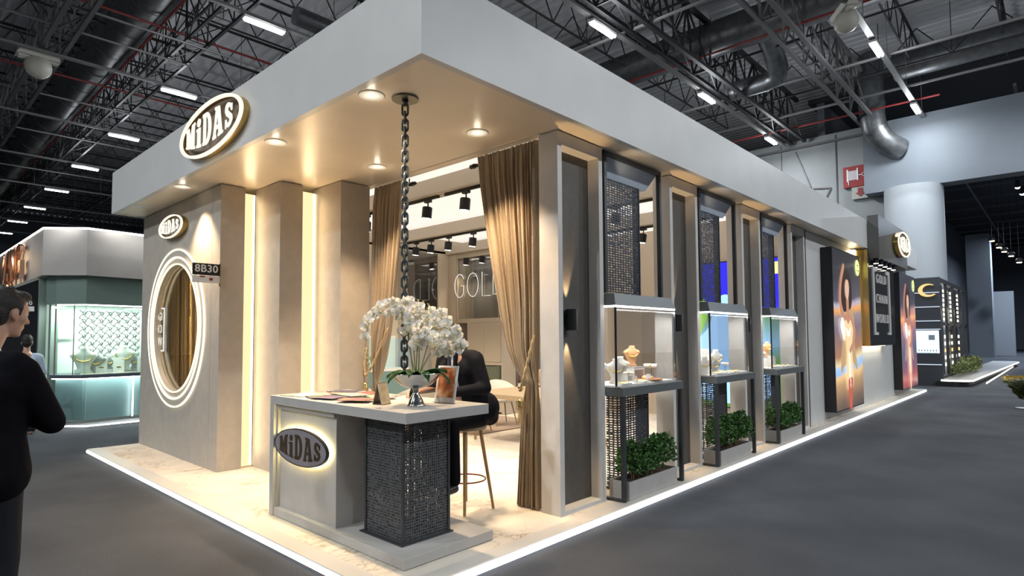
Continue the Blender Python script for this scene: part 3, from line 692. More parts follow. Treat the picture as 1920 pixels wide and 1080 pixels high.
# ---------------------------------------------------------------- oval name signs
def oval_pts(a, b, n=64): return [(a*cos(2*pi*i/n), b*sin(2*pi*i/n)) for i in range(n)]
def oval_sign(center, facing, a, b, depth, label, lit=True, group='oval name signs'):
    """plate with rim and raised letters; centre is on the front face"""
    M = frame_mx(center, facing); n = M.to_3x3() @ V((0, 0, 1))
    t = empty('oval_sign', V(center)-n*depth, label, 'sign', group)
    def slab(a_, b_, z0, z1):
        mb = MB(); P = oval_pts(a_, b_); m_ = len(P)
        mb.add([(x, y, z0) for x, y in P]+[(x, y, z1) for x, y in P], [tuple(range(m_))[::-1], tuple(range(m_, 2*m_))]+[(i, (i+1) % m_, m_+(i+1) % m_, m_+i) for i in range(m_)], M); return mb
    def rim(a0, b0, a1, b1, z0, z1):
        mb = MB(); P = oval_pts(a0, b0); Q = oval_pts(a1, b1); m_ = len(P)
        vs = [(x, y, z0) for x, y in P]+[(x, y, z0) for x, y in Q]+[(x, y, z1) for x, y in Q]+[(x, y, z1) for x, y in P]
        fs = [(k*m_+i, k*m_+(i+1) % m_, ((k+1) % 4)*m_+(i+1) % m_, ((k+1) % 4)*m_+i) for k in range(4) for i in range(m_)]
        return mb.add(vs, fs, M)
    if lit:
        rim(a*.945, b*.89, a*.985, b*.985, -depth, -.02).build('body', M_brass, t, smooth='angle')
        slab(a*.94, b*.885, -.055, -.045).build('face', mat('sign_face_brown', (.05, .030, .018), .3, metal=.3), t)
        rim(a*.945, b*.89, a, b, -.02, .004).build('rim', glow('sign_rim_glow', (1, .90, .70), 1.0), t)
        lm = glow('sign_letter_glow', (1, .93, .76), .95)
    else:
        slab(a, b, -.025, 0).build('plate', mat('sign_plate_mauve', (.36, .33, .35), .3, metal=.3), t, smooth='angle')
        rim(a*.985, b*.965, a*1.006, b*1.012, -.026, .002).build('rim', M_black, t)
        rim(a*.90, b*.80, a*.975, b*.93, -.043, -.030).build('halo', glow('sign_halo', (1, .80, .34), 40), t)
        lm = mat('letter_bronze', (.10, .07, .035), .35, metal=.5)
    for k, (nm, polys) in enumerate(letters_midas(a*(1.50 if lit else 1.58), b*(1.22 if lit else 1.36))):
        g = MB()
        if k == 4:
            for pl in polys: vs, fs = poly_geo([pl], .008); g.add(vs, fs, M)
        else: vs, fs = poly_geo(polys, .008); g.add(vs, fs, M)
        g.build('letter', lm, t)
    return t
oval_sign((2.395, 6.473, 3.827), '-x', .825, .283, .085, 'largest glowing gold oval name sign, on the left face of the canopy')
oval_sign((2.83, 8.955, 3.16), '-x', .452, .157, .09, 'small glowing oval name sign above the round window')
light('AREA', (2.3, 6.47, 3.5), .6, WARM, .3, 1.2, aim=(2.5, 6.47, 3.5))

# ---------------------------------------------------------------- downlights in the soffit
dl = proto('downlight')
MB().lathe([(.058, -.004), (.098, -.006), (.105, 0), (.105, .006), (.058, .006)], n=32).build('ring', M_white, dl, smooth='angle'); dl_ring = dl.children[0]
MB().lathe([(0, -.001), (.06, -.001), (.06, .004), (0, .004)], n=24).build('lens', M_dl, dl_ring)
DLS = [(2.664, 3.885, 'nearest the canopy corner'), (2.664, 5.49, 'second along the left edge'), (2.65, 7.95, 'above the left wall logo side'), (3.845, 3.90, 'in front of the right-hand curtain'), (3.845, 5.49, 'above the opening between the curtains')]
for i, (x, y, lb) in enumerate(DLS):
    o = dl if i == 0 else copy_tree(dl)
    place(o, (x, y, 3.508), 0, 'lit round white downlight in the soffit, '+lb, 'downlight', 'lit downlights of the soffit')
    light('SPOT', (x, y, 3.48), 205, (1, .72, .45), aim=(x+(.12 if i == 2 else 0), y, 0), spot=88, blend=.7, radius=.04)
    light('POINT', (x, y, 3.44), .35, (1, .85, .65), radius=.03)
off = copy_tree(dl); off.name = 'downlight'
for c in off.children_recursive:
    if c.name.startswith('lens'): c.data = c.data.copy(); c.data.materials[0] = M_white
place(off, (2.66, 9.55, 3.508), 0, 'unlit downlight at the far left end of the soffit', 'downlight')
# wall washing spot above the round window corner
light('SPOT', (2.80, 8.02, 3.47), 9, (1, .88, .7), aim=(2.93, 8.02, 2.2), spot=42, blend=.3, radius=.01)

# ---------------------------------------------------------------- pillar frames of the right side
XS = [4.29+2.143*i for i in range(4)]; FW = .73; Y0 = 3.31; Y1 = 3.53
names = ['nearest, beside the right-hand curtain', 'between the first and second showcase', 'between the second and third showcase', 'just past the third showcase']
for i, x in enumerate(XS):
    t = empty('pillar_frame', (x, Y0, 0), 'grey box pillar with a dark recess, '+names[i], 'pillar', 'recessed box pillars of the stand front')
    mb = MB(); w_ = .065
    mb.box((x, Y0, 0), (x+w_, Y1, 3.5)); mb.box((x+FW-w_, Y0, 0), (x+FW, Y1, 3.5)); mb.box((x+w_, Y0, 3.38), (x+FW-w_, Y1, 3.5)); mb.box((x+w_, Y0, 0), (x+FW-w_, Y1, .035))
    mb.build('frame', M_frame, t)
    MB().box((x+w_, Y1-.09, .035), (x+FW-w_, Y1-.01, 3.38)).build('recess_panel', M_dark, t)
    if i < 3:
        s = empty('wall_sconce', (x+.30, Y1-.10, 1.66), 'black up and down sconce, '+names[i], 'wall lamp', 'black up and down sconces')
        MB().lathe([(0, 0), (.055, 0), (.055, .20), (0, .20)], (x+.28, Y1-.155, 1.665), 24).build('shade', M_black, s, smooth='angle')
        MB().box((x+.25, Y1-.11, 1.70), (x+.31, Y1-.088, 1.83)).build('bracket', M_black, s)
        light('SPOT', (x+.28, Y1-.135, 1.885), 45, WARM, aim=(x+.28, Y1-.10, 2.6), spot=40, blend=.6, radius=.01)
        light('SPOT', (x+.28, Y1-.135, 1.645), 55, WARM, aim=(x+.28, Y1-.10, .9), spot=40, blend=.6, radius=.01)
# plain wall to the far end
struct('wall_right', MB().box((11.52, Y0+.02, 0), (21.0, Y0+.14, 3.5)), M_fascia)
struct('trim_40', MB().box((11.46, Y0-.0, 0), (11.52, Y0+.14, 3.5)), M_dark)
# room walls
M_roomwall = mat('room_wall_beige', (.60, .52, .42), .6, noise=.05)
struct('wall_room_back', MB().box((4.1, 10.2, 0), (11.45, 10.3, 3.83)), M_roomwall)
struct('wall_room_end', MB().box((11.3, 3.5, 0), (11.45, 10.2, 3.83)), M_roomwall)
struct('wall_room_left', MB().box((4.1, 6.93, 0), (4.2, 10.2, 3.83)), M_roomwall)

# ================================================================== RECEPTION COUNTER
ct = empty('reception_counter', (2.57, 4.3, .005), 'pale grey reception counter with a square perforated steel leg and glowing oval sign', 'counter')
MB().box((2.57, 3.315, 1.004), (3.385, 5.33, 1.08)).build('top', M_grey, ct, bevel=.003)
mb = MB(); mb.box((2.57, 5.262, .005), (3.30, 5.33, 1.004)); mb.build('end_panel', M_grey, ct)
mb = MB(); mb.box((2.58, 3.345, .005), (2.95, 5.262, .078)); mb.box((2.95, 3.345, .005), (3.46, 4.30, .078)); mb.build('plinth', M_grey, ct, bevel=.003)
mb = MB(); mb.box((2.625, 4.29, .078), (3.28, 5.262, 1.004)); mb.build('cabinet', M_grey, ct)
mb = MB(); mb.box((2.60, 5.235, .078), (2.625, 5.262, 1.004)); mb.box((2.60, 4.29, .96), (2.625, 5.235, 1.004)); mb.build('frame_lip', mat('counter_lip', (.38, .37, .35), .45), ct)
def sheet_box(x0, y0, x1, y1, z0, z1, t=.004):
    mb = MB(); mb.box((x0, y0, z0), (x1, y0+t, z1)); mb.box((x0, y1-t, z0), (x1, y1, z1)); mb.box((x0, y0+t, z0), (x0+t, y1-t, z1)); mb.box((x1-t, y0+t, z0), (x1, y1-t, z1)); return mb
sheet_box(2.755, 3.585, 3.19, 4.06, .085, 1.004).build('perforated_leg', M_perf, ct)
mb = MB()
for a in (2.745, 3.19):
    for b in (3.575, 4.05): mb.box((a, b, .085), (a+.02, b+.02, 1.0))
mb.build('leg_frame', M_gun, ct)
MB().box((2.72, 3.55, .078), (3.225, 4.10, .088)).build('foot_plate', M_gun, ct)
oval_sign((2.578, 4.802, .664), '-x', .444, .156, .03, 'dull mauve oval name sign with yellow halo on the counter front', lit=False)

CT = 1.081
# magazines and leaflets spread on the counter
random.seed(11)
mcols = [(.75, .72, .68), (.6, .3, .25), (.12, .12, .2), (.7, .6, .4), (.8, .78, .75), (.45, .2, .15), (.25, .18, .3), (.7, .66, .6), (.8, .5, .4), (.15, .1, .1)]
def mag_mat(i, c):
    m, nt, b = nodes_of('magazine_cover_%d' % i); L = nt.links.new
    tc = N(nt, 'ShaderNodeTexCoord'); v = N(nt, 'ShaderNodeTexVoronoi'); v.inputs['Scale'].default_value = 9; v.distance = 'CHEBYCHEV'; L(tc.outputs['Object'], v.inputs['Vector'])
    mx = N(nt, 'ShaderNodeMix', data_type='RGBA', blend_type='MULTIPLY'); mx.inputs[0].default_value = .55; mx.inputs['A'].default_value = (*c, 1)
    L(v.outputs['Color'], mx.inputs['B']); L(mx.outputs['Result'], b.inputs['Base Color']); b.inputs['Roughness'].default_value = .25
    return m
spots_ = [(2.72, 5.08, .2), (2.95, 5.12, -.3), (3.16, 5.02, .5), (2.78, 4.86, -.4), (3.02, 4.86, .15), (3.22, 4.74, -.2), (2.74, 4.62, .3), (2.98, 4.60, -.1), (3.20, 4.46, .4), (2.86, 4.38, .1), (3.06, 4.30, -.35), (2.76, 4.22, .6), (2.95, 4.75, .8), (3.1, 4.95, -.7)]
desc = ['at the counter corner by the end panel', 'at the far left of the counter', 'nearest the back edge at the left', 'lying at the front edge above the oval sign', 'in the middle of the left pile', 'at the back edge of the left pile', 'at the front edge left of centre', 'in the centre of the spread', 'at the back, left of the card stand', 'fanned in front of the card stand', 'just behind the card stand', 'closest to the card stand at the front edge', 'on top of the centre pile', 'on top of the back pile']
cn = ['cream', 'brick red', 'dark navy', 'yellow', 'white', 'brown', 'plum', 'beige', 'salmon', 'black']
for i, (x, y, a) in enumerate(spots_):
    c = i % 10; z = CT+.0 + (i*.0011 if i < 12 else .030)
    M = Matrix.Translation((x, y, CT+.001+.0055*(i % 4))) @ Matrix.Rotation(a, 4, 'Z')
    t = MB().box((-.10, -.14, 0), (.10, .14, .005), M).build('magazine', mag_mat(i, mcols[c]), base=(x, y, CT))
    tag(t, f'{cn[c]} magazine {desc[i]}', 'magazine', 'magazines spread on the counter')

# tent card stand of brown board
t = empty('card_stand', (2.80, 3.90, CT), 'brown folded card stand at the front of the counter, left of the silver bowl', 'card stand')
M = Matrix.Translation((2.80, 3.92, CT)) @ Matrix.Rotation(.28, 4, 'Z') @ Matrix.Scale(.8, 4)
mb = MB(); mb.prism([(-.06, 0), (-.052, 0), (.006, .21), (-.004, .21)], -.07, .07, 'x')
mb2 = MB(); mb2.v = []; 
g = MB(); g.add(mb.v, mb.f, M); g.build('front_leaf', mat('card_print', (.62, .55, .42), .4, noise=.4, nscale=12), t)
mb = MB(); mb.prism([(.06, 0), (.052, 0), (-.006, .21), (.004, .21)], -.07, .07, 'x'); g = MB(); g.add(mb.v, mb.f, M); g.build('back_leaf', mat('card_brown', (.16, .12, .08), .5), t)
g = MB().box((-.07, -.06, 0), (.07, .06, .006), M); g.build('base', mat('card_brown', (.16, .12, .08), .5), t)
# small dark bottle with a label
t = empty('bottle', (2.99, 3.80, CT), 'small dark bottle with a white flower label behind the silver bowl', 'bottle')
MB().lathe([(0, 0), (.024, .001), (.026, .01), (.026, .09), (.020, .11), (.010, .13), (.009, .16), (0, .16)], (2.93, 3.70, CT), 20).build('body', mat('bottle_dark', (.02, .015, .012), .15, coat=.5), t, smooth='angle')
MB().lathe([(0, .16), (.012, .16), (.012, .185), (0, .185)], (2.93, 3.70, CT), 16).build('cap', M_black, t, smooth='angle')
mb = MB()
for k in range(4): mb.ell((2.905, 3.682+.011*cos(k*pi/2), CT+.05+.011*sin(k*pi/2)), (.003, .007, .007), 8, 6)
mb.build('label_mark', M_white, t)

# photo leaflet in an acrylic holder at the right
t = empty('leaflet_holder', (3.15, 3.52, CT), 'clear upright holder with an orange-brown photo leaflet at the right of the silver bowl', 'leaflet holder')
M = Matrix.Translation((3.17, 3.60, CT)) @ Matrix.Rotation(radians(-78), 4, 'Z') @ Matrix.Rotation(radians(-12), 4, 'X')
MB().box((-.10, -.004, 0), (.10, .004, .30), M).build('board', M_white, t)
m_leaf, nt, b = nodes_of('leaflet_photo'); tc = N(nt, 'ShaderNodeTexCoord'); n_ = N(nt, 'ShaderNodeTexNoise'); n_.inputs['Scale'].default_value = 9; nt.links.new(tc.outputs['Object'], n_.inputs[0])
r_ = ramp(nt, [(.35, (.06, .02, .015)), (.5, (.42, .12, .04)), (.62, (.75, .38, .18)), (.75, (.9, .75, .6))]); nt.links.new(n_.outputs['Fac'], r_.inputs[0]); nt.links.new(r_.outputs[0], b.inputs['Base Color']); b.inputs['Roughness'].default_value = .2
MB().box((-.08, -.0055, .045), (.08, -.0045, .285), M).build('photo', m_leaf, t)
MB().box((-.10, -.03, 0), (.10, .05, .006), M).build('foot', M_glass, t)

# silver pedestal bowl
BC = (2.90, 3.62, CT)
t = empty('pedestal_bowl', BC, 'large silver pedestal bowl holding the white orchids on the counter', 'bowl')
MB().lathe([(0, 0), (.072, .001), (.074, .010), (.064, .018), (.052, .05), (.036, .075), (.022, .10), (.020, .115), (.026, .13)], BC, 32).build('foot', M_silver, t, smooth=True)
MB().lathe([(.026, .128), (.06, .135), (.115, .158), (.165, .205), (.190, .245), (.194, .25), (.186, .247), (.158, .212), (.10, .170), (0, .155)], BC, 40).build('basin', M_silver, t, smooth=True)
MB().lathe([(0, .215), (.160, .215), (.12, .24), (0, .25)], BC, 28).build('moss', mat('moss_dark', (.02, .03, .015), .95, bump=1, bscale=80), t, smooth=True)
# orchids
op = empty('orchid_arrangement', (BC[0], BC[1], CT+.24), 'lavish white orchid arrangement with arching sprays and broad dark leaves', 'orchid')
def leaf_mb(base, d, L, w_, droop):
    mb = MB(); base = V(base); d = V(d).normalized(); side = d.cross(V((0,0,1))).normalized(); n = 10; vs = []
    for i in range(n+1):
        s_ = i/n; c = base+d*L*s_+V((0,0,1))*(L*.55*s_-droop*L*s_*s_)
        wd = w_*sin(pi*min(1, .12+s_*.88))**.7
        for k, h in ((-1, .012), (-.5, 0), (0, -.012), (.5, 0), (1, .012)): vs.append(c+side*wd*k*.5+V((0,0,h)))
    fs = [(i*5+k, i*5+k+1, (i+1)*5+k+1, (i+1)*5+k) for i in range(n) for k in range(4)]
    return mb.add(vs, fs)
TOP = V((BC[0], BC[1], CT+.235))
for k in range(9):
    a = k*2*pi/9+.3
    o = leaf_mb(TOP+V((cos(a)*.05, sin(a)*.05, 0)), (cos(a), sin(a), .1), random.uniform(.16, .23), .085, random.uniform(.5, .95)).build('leaf', M_leaf, op, smooth=True)
    s_ = o.modifiers.new('solid', 'SOLIDIFY'); s_.thickness = .002
# blossom prototype: three sepals, two round petals, lip
def blossom_mesh():
    mb = MB()
    def petal(ang, L, W, cup, n=6):
        vs = []; d = V((0, cos(ang), sin(ang))); sd = V((0, -sin(ang), cos(ang)))
        for i in range(n+1):
            s_ = i/n; wd = W*sin(pi*(.08+.87*s_))**.6 if i < n else W*.28
            for k in (-1, -.5, 0, .5, 1): vs.append(d*L*s_+sd*wd*.5*k+V((-cup*(s_*s_)*L*(-1)-abs(k)*.006*(1 if i else 0), 0, 0)))
        mb.add(vs, [(i*5+k, i*5+k+1, (i+1)*5+k+1, (i+1)*5+k) for i in range(n) for k in range(4)])
    petal(pi/2, .034, .026, .15); petal(pi/2+2.15, .034, .024, .15); petal(pi/2-2.15, .034, .024, .15)
    petal(.25, .038, .044, .3); petal(pi-.25, .038, .044, .3)
    return mb
bm_ = blossom_mesh(); bl0 = bm_.build('blossom', M_petal, op, smooth=True)
bl0.data.transform(Matrix.Translation(V(op['org'])))   # petals around their own origin
lipm = MB().ell((-.008, 0, -.006), (.007, .006, .010), 8, 6); lip0 = lipm.build('lip', mat('orchid_lip', (.75, .62, .25), .5), bl0); lip0.data.transform(Matrix.Translation(V(bl0['org']) if 'org' in bl0 else V((0,0,0))))
bl0['org'] = (0, 0, 0)
view_r = V((.69, -.72, 0)); towards = V((-.72, -.69, 0))
sprays = [   # control points as (right, up, towards viewer) offsets from the bowl top
    [(-.02, 0, 0), (-.05, .25, .0), (-.08, .45, .02), (-.20, .52, .05), (-.33, .44, .08), (-.37, .22, .10)],
    [(0, 0, 0), (-.02, .25, .02), (-.04, .44, .05), (-.10, .53, .08), (-.20, .50, .10)],
    [(.02, 0, 0), (.03, .2, .03), (.04, .36, .05), (.12, .46, .08), (.24, .40, .10), (.30, .28, .12)],
    [(.03, 0, 0), (.08, .18, .04), (.14, .32, .06), (.24, .36, .08), (.33, .26, .1), (.36, .18, .1)],
    [(.0, 0, .0), (.02, .18, .08), (.04, .28, .12), (.10, .30, .16), (.18, .22, .18)],
    [(.0, 0, .0), (-.06, .22, -.05), (-.06, .40, -.02), (0, .50, .0), (.06, .50, .02)],
    [(.02, 0, -.04), (.10, .15, -.02), (.20, .26, .0), (.26, .22, .05), (.28, .12, .08)],
]
def cat(p, t):
    i = min(int(t), len(p)-2); f = t-i; P = [V(p[max(i-1, 0)]), V(p[i]), V(p[i+1]), V(p[min(i+2, len(p)-1)])]
    return .5*((2*P[1])+(P[2]-P[0])*f+(2*P[0]-5*P[1]+4*P[2]-P[3])*f*f+(3*P[1]-P[0]-3*P[2]+P[3])*f**3)
random.seed(21); nb = 0; made = 0; bsites = []
for si, sp_ in enumerate(sprays):
    pts = []
    for k in range(25):
        c = cat(sp_, k/24*(len(sp_)-1)); pts.append(TOP+view_r*c.x+V((0, 0, c.y))+towards*c.z)
    MB().tube(pts, [.0045-.0025*k/24 for k in range(25)], 6).build('stem', mat('orchid_stem', (.16, .22, .06), .5), op, smooth=True)
    nfl = (20, 16, 22, 20, 18, 16, 18)[si]
    for j in range(nfl):
        s_ = .38+.60*j/nfl; p = pts[int(s_*24)]
        off_ = V((random.uniform(-.05, .05), random.uniform(-.05, .05), random.uniform(-.055, .045)))
        if si == 0 and s_ > .82: off_ *= .35
        bsites.append((p+off_, si, j))
for q, (p, si, j) in enumerate(bsites):
    o = bl0 if q == 0 else bl0.copy()
    if q:
        COL.objects.link(o); l_ = lip0.copy(); COL.objects.link(l_); l_.parent = o
    o.location = p-V(op['org'])
    yaw = random.uniform(-1.1, 1.1)+atan2(-.69, -.72)+pi
    o.rotation_euler = (random.uniform(-.5, .5), random.uniform(-.6, .5), yaw)
    o.scale = (random.uniform(1.05, 1.4),)*3
for k in range(5):   # buds at spray tips
    p = TOP+view_r*(-.372+.01*k)+V((0, 0, .20-.035*k))+towards*.1
    MB().ell(p, (.008, .008, .013), 8, 6).build('bud', mat('orchid_bud', (.55, .6, .3), .5), op, smooth=True)
for k, (dx, dz) in enumerate(((.02, .58), (.06, .57), (.10, .55), (-.12, .585), (-.02, .6))):
    mb = MB(); p0 = TOP+view_r*(dx*.6)+V((0, 0, .42)); p1 = TOP+view_r*dx+V((0, 0, dz)); mb.tube([p0, (p0+p1)/2+V((.005, 0, .01)), p1], .002, 5)
    for j in range(4): mb.ell(p0.lerp(p1, .6+.12*j)+view_r*(.008*(-1)**j), (.004, .004, .008), 6, 5)
    mb.build('sprig', mat('sprig_olive', (.35, .33, .10), .6), op, smooth=True)

# hanging anchor chain
ch = empty('hanging_chain', (2.885, 3.745, 3.50), 'heavy dark grey steel chain hanging from the soffit down to the counter', 'chain')
M_chain = mat('chain_steel', (.16, .17, .17), .38, metal=.85, noise=.4, nscale=40)
MB().lathe([(0, -.012), (.105, -.012), (.108, 0), (.0, 0)], (2.885, 3.745, 3.505), 36).build('ceiling_plate', mat('chain_plate', (.22, .21, .17), .4, metal=.7), ch, smooth='angle')
MB().lathe([(.02, -.06), (.028, -.012), (0, -.012)], (2.885, 3.745, 3.505), 16).build('hook', M_chain, ch, smooth=True)
pitch = .0625; r_w = .0095; hw = .022; hl = .048
def link_mb():
    pts = []
    for i in range(10): a = -pi/2+pi*i/9; pts.append((0+hw*sin(a+pi/2)*0+hw*cos(a+pi/2)*-1*-1, 0, 0))
    pts = [(hw*cos(a), 0, (hl-hw)+hw*sin(a)) for a in [pi*i/8 for i in range(9)]]+[(hw*cos(a), 0, -(hl-hw)+hw*sin(a)) for a in [pi+pi*i/8 for i in range(9)]]
    return MB().tube(pts, r_w, 8, closed=True)
l0 = link_mb().build('chain_link', M_chain, ch, smooth=True); l0.data.transform(Matrix.Translation(V(ch['org'])))
for i in range(34):
    o = l0 if i == 0 else l0.copy()
    if i: COL.objects.link(o)
    o.location = (0, 0, -.085-pitch*i); o.rotation_euler = (0, 0, (.75 if i % 2 else -.75)+.05*sin(i))

# ================================================================== CURTAINS
def curtain(ya, yb_top, yb_tie, yb_bot, z_tie, ztop, x, label, n_pleats, cinch_mid, flare=0, seed=1):
    """ya: fixed side; yb: free side at top, at the tie, at the floor"""
    random.seed(seed); ph = [random.uniform(-.5, .5) for _ in range(40)]
    mb = MB(); NU, NV = 300, 90; vs = []
    for j in range(NV+1):
        z = ztop*(1-j/NV)+.012*(j/NV)
        if z >= z_tie:
            s_ = (z-z_tie)/(ztop-z_tie); e = s_**.52; a0 = ya+(cinch_mid-ya)*(1-s_)**2.5*.35
            b0 = yb_tie+(yb_top-yb_tie)*e
        else:
            s_ = (z_tie-z)/z_tie; a0 = ya+(cinch_mid-ya)*(1-min(1, s_*4))*.35; b0 = yb_tie+(yb_bot-yb_tie)*(s_**.6)
            s_ = 1-s_*.6
        squeeze = 1-.6*math.exp(-((z-z_tie)/.22)**2)
        for i in range(NU+1):
            u = i/NU; y = a0+(b0-a0)*u
            f = u*n_pleats; k = int(f) % 40
            amp = (.036+.016*ph[k])*squeeze*min(1, .25+(ztop-z)/.35)
            w_ = f+.30*sin(1.7*f+2)+.12*sin(z*1.1+f*.6); px_ = sin(2*pi*w_)+.45*sin(2*pi*w_*.53+1+z*.7)+.22*sin(2*pi*w_*2.1+z*.9)
            sag = -.05*math.exp(-((z-z_tie-.25)/.35)**2)*sin(pi*u)
            vs.append((x+amp*px_*.8+sag, y+.006*sin(7*f+z), z))
    mb.add(vs, [(j*(NU+1)+i, j*(NU+1)+i+1, (j+1)*(NU+1)+i+1, (j+1)*(NU+1)+i) for j in range(NV) for i in range(NU)])
    t = empty('curtain', (x, (ya+yb_top)/2, 0.01), label, 'curtain')
    o = mb.build('fabric', M_curt, t, smooth=True)
    so = o.modifiers.new('solid', 'SOLIDIFY'); so.thickness = .004
    return t
c1 = curtain(3.575, 4.40, 3.72, 3.86, 1.18, 3.485, 4.33, 'long taupe curtain with many folds, tied back to the near pillar', 19, 3.62, seed=2)
c2 = curtain(6.24, 5.64, 6.12, 5.93, 1.12, 3.485, 4.33, 'taupe curtain at the left of the opening, tied back beside the lit fins', 14, 6.2, seed=5)
for (ya, yb, lb, nm) in ((3.545, 4.50, 'short black rod carrying the right-hand curtain', 'a'), (5.54, 6.27, 'short black rod carrying the left-hand curtain', 'b')):
    t = empty('curtain_rod', (4.33, (ya+yb)/2, 3.42), lb, 'curtain rod', 'curtain rods')
    MB().bar((4.385, ya, 3.425), (4.385, yb, 3.425), .014, n=12).build('rod', M_black, t, smooth='angle')
    e = yb if nm == 'a' else ya
    MB().ell((4.385, e, 3.425), (.028, .028, .028), 12, 8).bar((4.385, e-.05, 3.425), (4.385, e+.05, 3.425), .02, .024, 10).build('finial', M_black, t, smooth=True)
    mb = MB()
    for yy in ((ya+yb)/2-.3, (ya+yb)/2+.3): mb.bar((4.385, yy, 3.425), (4.385, yy, 3.50), .008)
    mb.build('bracket', M_black, t)
M_rope = mat('rope_cream_gold', (.62, .45, .22), .5, bump=.8, bscale=150)
def tieback(pts, tas, lb):
    t = empty('curtain_tieback', pts[0], lb, 'tieback', 'rope tiebacks')
    P = []
    for i in range(len(pts)-1):
        for k in range(8): P.append(V(pts[i]).lerp(V(pts[i+1]), k/8))
    P.append(V(pts[-1]))
    a = [p+V((.008*cos(i*.9), .008*sin(i*.9), 0)) for i, p in enumerate(P)]; b = [p-V((.008*cos(i*.9), .008*sin(i*.9), 0)) for i, p in enumerate(P)]
    MB().tube(a, .009, 6).tube(b, .009, 6).build('rope', M_rope, t, smooth=True)
    x, y, z = tas
    MB().lathe([(0, .05), (.016, .045), (.026, .025), (.022, .0), (.03, -.015), (.03, -.035), (.018, -.04), (0, -.04)], tas, 16).build('tassel_head', M_gold, t, smooth=True)
    mb = MB()
    for k in range(18): mb.bar((x+.018*cos(k*.35), y+.018*sin(k*.35), z-.04), (x+.026*cos(k*.35), y+.026*sin(k*.35), z-.17), .004, n=4)
    mb.build('tassel_fringe', M_rope, t)
tieback([(4.24, 3.56, 1.62), (4.21, 3.60, 1.42), (4.20, 3.66, 1.22), (4.22, 3.72, 1.10), (4.30, 3.76, 1.12)], (4.20, 3.70, .98), 'twisted rope with gold tassel holding the right-hand curtain to the pillar')
tieback([(4.24, 6.26, 1.48), (4.20, 6.24, 1.25), (4.19, 6.2, 1.14), (4.20, 6.12, 1.22), (4.24, 6.0, 1.45), (4.27, 5.86, 1.72)], (4.18, 6.19, 1.02), 'twisted rope with gold tassel hanging on the left-hand curtain')

# ================================================================== PEOPLE
def arm_hand(mb, sh, el, wr, tip, r=(.052, .042, .030), curl=V((0, 0, -1)), thumb=V((0, 0, 1))):
    mb.caps(sh, el, r[0], r[1]); mb.caps(el, wr, r[1], r[2]); hand(mb, wr, tip, curl, thumb)
def hand(mb, wr, tip, curl, thumb):
    wr, tip = V(wr), V(tip); d = (tip-wr).normalized(); s_ = d.cross(curl).normalized()
    palm = wr+d*.052
    R = Matrix((( d.x, s_.x, curl.x), (d.y, s_.y, curl.y), (d.z, s_.z, curl.z)))
    mb.ell(palm, (.052, .040, .016), 12, 8, R.to_4x4())
    for k, (off_, L) in enumerate(((-.030, .068), (-.010, .078), (.010, .073), (.029, .058))):
        a = wr+d*.092+s_*off_; b = a+d*L*.45+curl*L*.10; c = b+d*L*.35+curl*L*.28; e = c+d*L*.12+curl*L*.28
        mb.caps(a, b, .0095, .009, 8); mb.caps(b, c, .009, .0085, 8); mb.caps(c, e, .0085, .0075, 8)
    a = wr+d*.035-s_*.035; b = a+d*.03-s_*.022+curl*.006; c = b+d*.028-s_*.004+curl*.01
    mb.caps(a, b, .012, .0105, 8); mb.caps(b, c, .0105, .009, 8)
def head(mb, c, f, tilt=0, s=1.0):
    """c: centre of the skull, f: where the face looks"""
    f = V(f).normalized(); r = f.cross(V((0,0,1))).normalized(); u = r.cross(f)
    R = Matrix(((f.x, r.x, u.x), (f.y, r.y, u.y), (f.z, r.z, u.z))).to_4x4()
    P = lambda a, b, d: V(c)+(f*a+r*b+u*d)*s
    mb.ell(P(0, 0, .025), (.098*s, .077*s, .098*s), 20, 14, R)
    mb.ell(P(.022, 0, -.045), (.070*s, .060*s, .075*s), 16, 12, R)      # jaw
    mb.ell(P(.062, 0, -.098), (.026*s, .028*s, .020*s), 10, 8, R)       # chin
    mb.caps(P(.088, 0, .012), P(.112, 0, -.030), .010*s, .016*s, 8)       # nose
    mb.ell(P(.100, 0, -.032), (.014*s, .019*s, .010*s), 8, 6, R)
    mb.ell(P(.082, 0, .026), (.018*s, .056*s, .010*s), 10, 6, R)        # brow
    mb.ell(P(.083, 0, -.062), (.014*s, .026*s, .007*s), 8, 6, R); mb.ell(P(.083, 0, -.073), (.013*s, .022*s, .008*s), 8, 6, R)   # lips
    for e in (-1, 1):
        mb.ell(P(.045, .048*e, -.02), (.035*s, .026*s, .03*s), 10, 8, R)    # cheek
        mb.ell(P(-.008, .080*e, -.008), (.020*s, .010*s, .033*s), 10, 8, R); mb.ell(P(-.002, .078*e, -.035), (.011*s, .008*s, .012*s), 8, 6, R)
    return P, R
def eyes(P, R, parent, s=1.0):
    for e in (-1, 1):
        ey = MB().ell(P(.079, .031*e, .006), (.011*s, .014*s, .010*s), 12, 8, R).build('eye', mat('eye_white', (.6, .58, .55), .3), parent, smooth=True)
        MB().ell(P(.088, .031*e, .006), (.004*s, .006*s, .006*s), 8, 6, R).build('iris', mat('iris_brown', (.03, .015, .01), .2), ey, smooth=True)
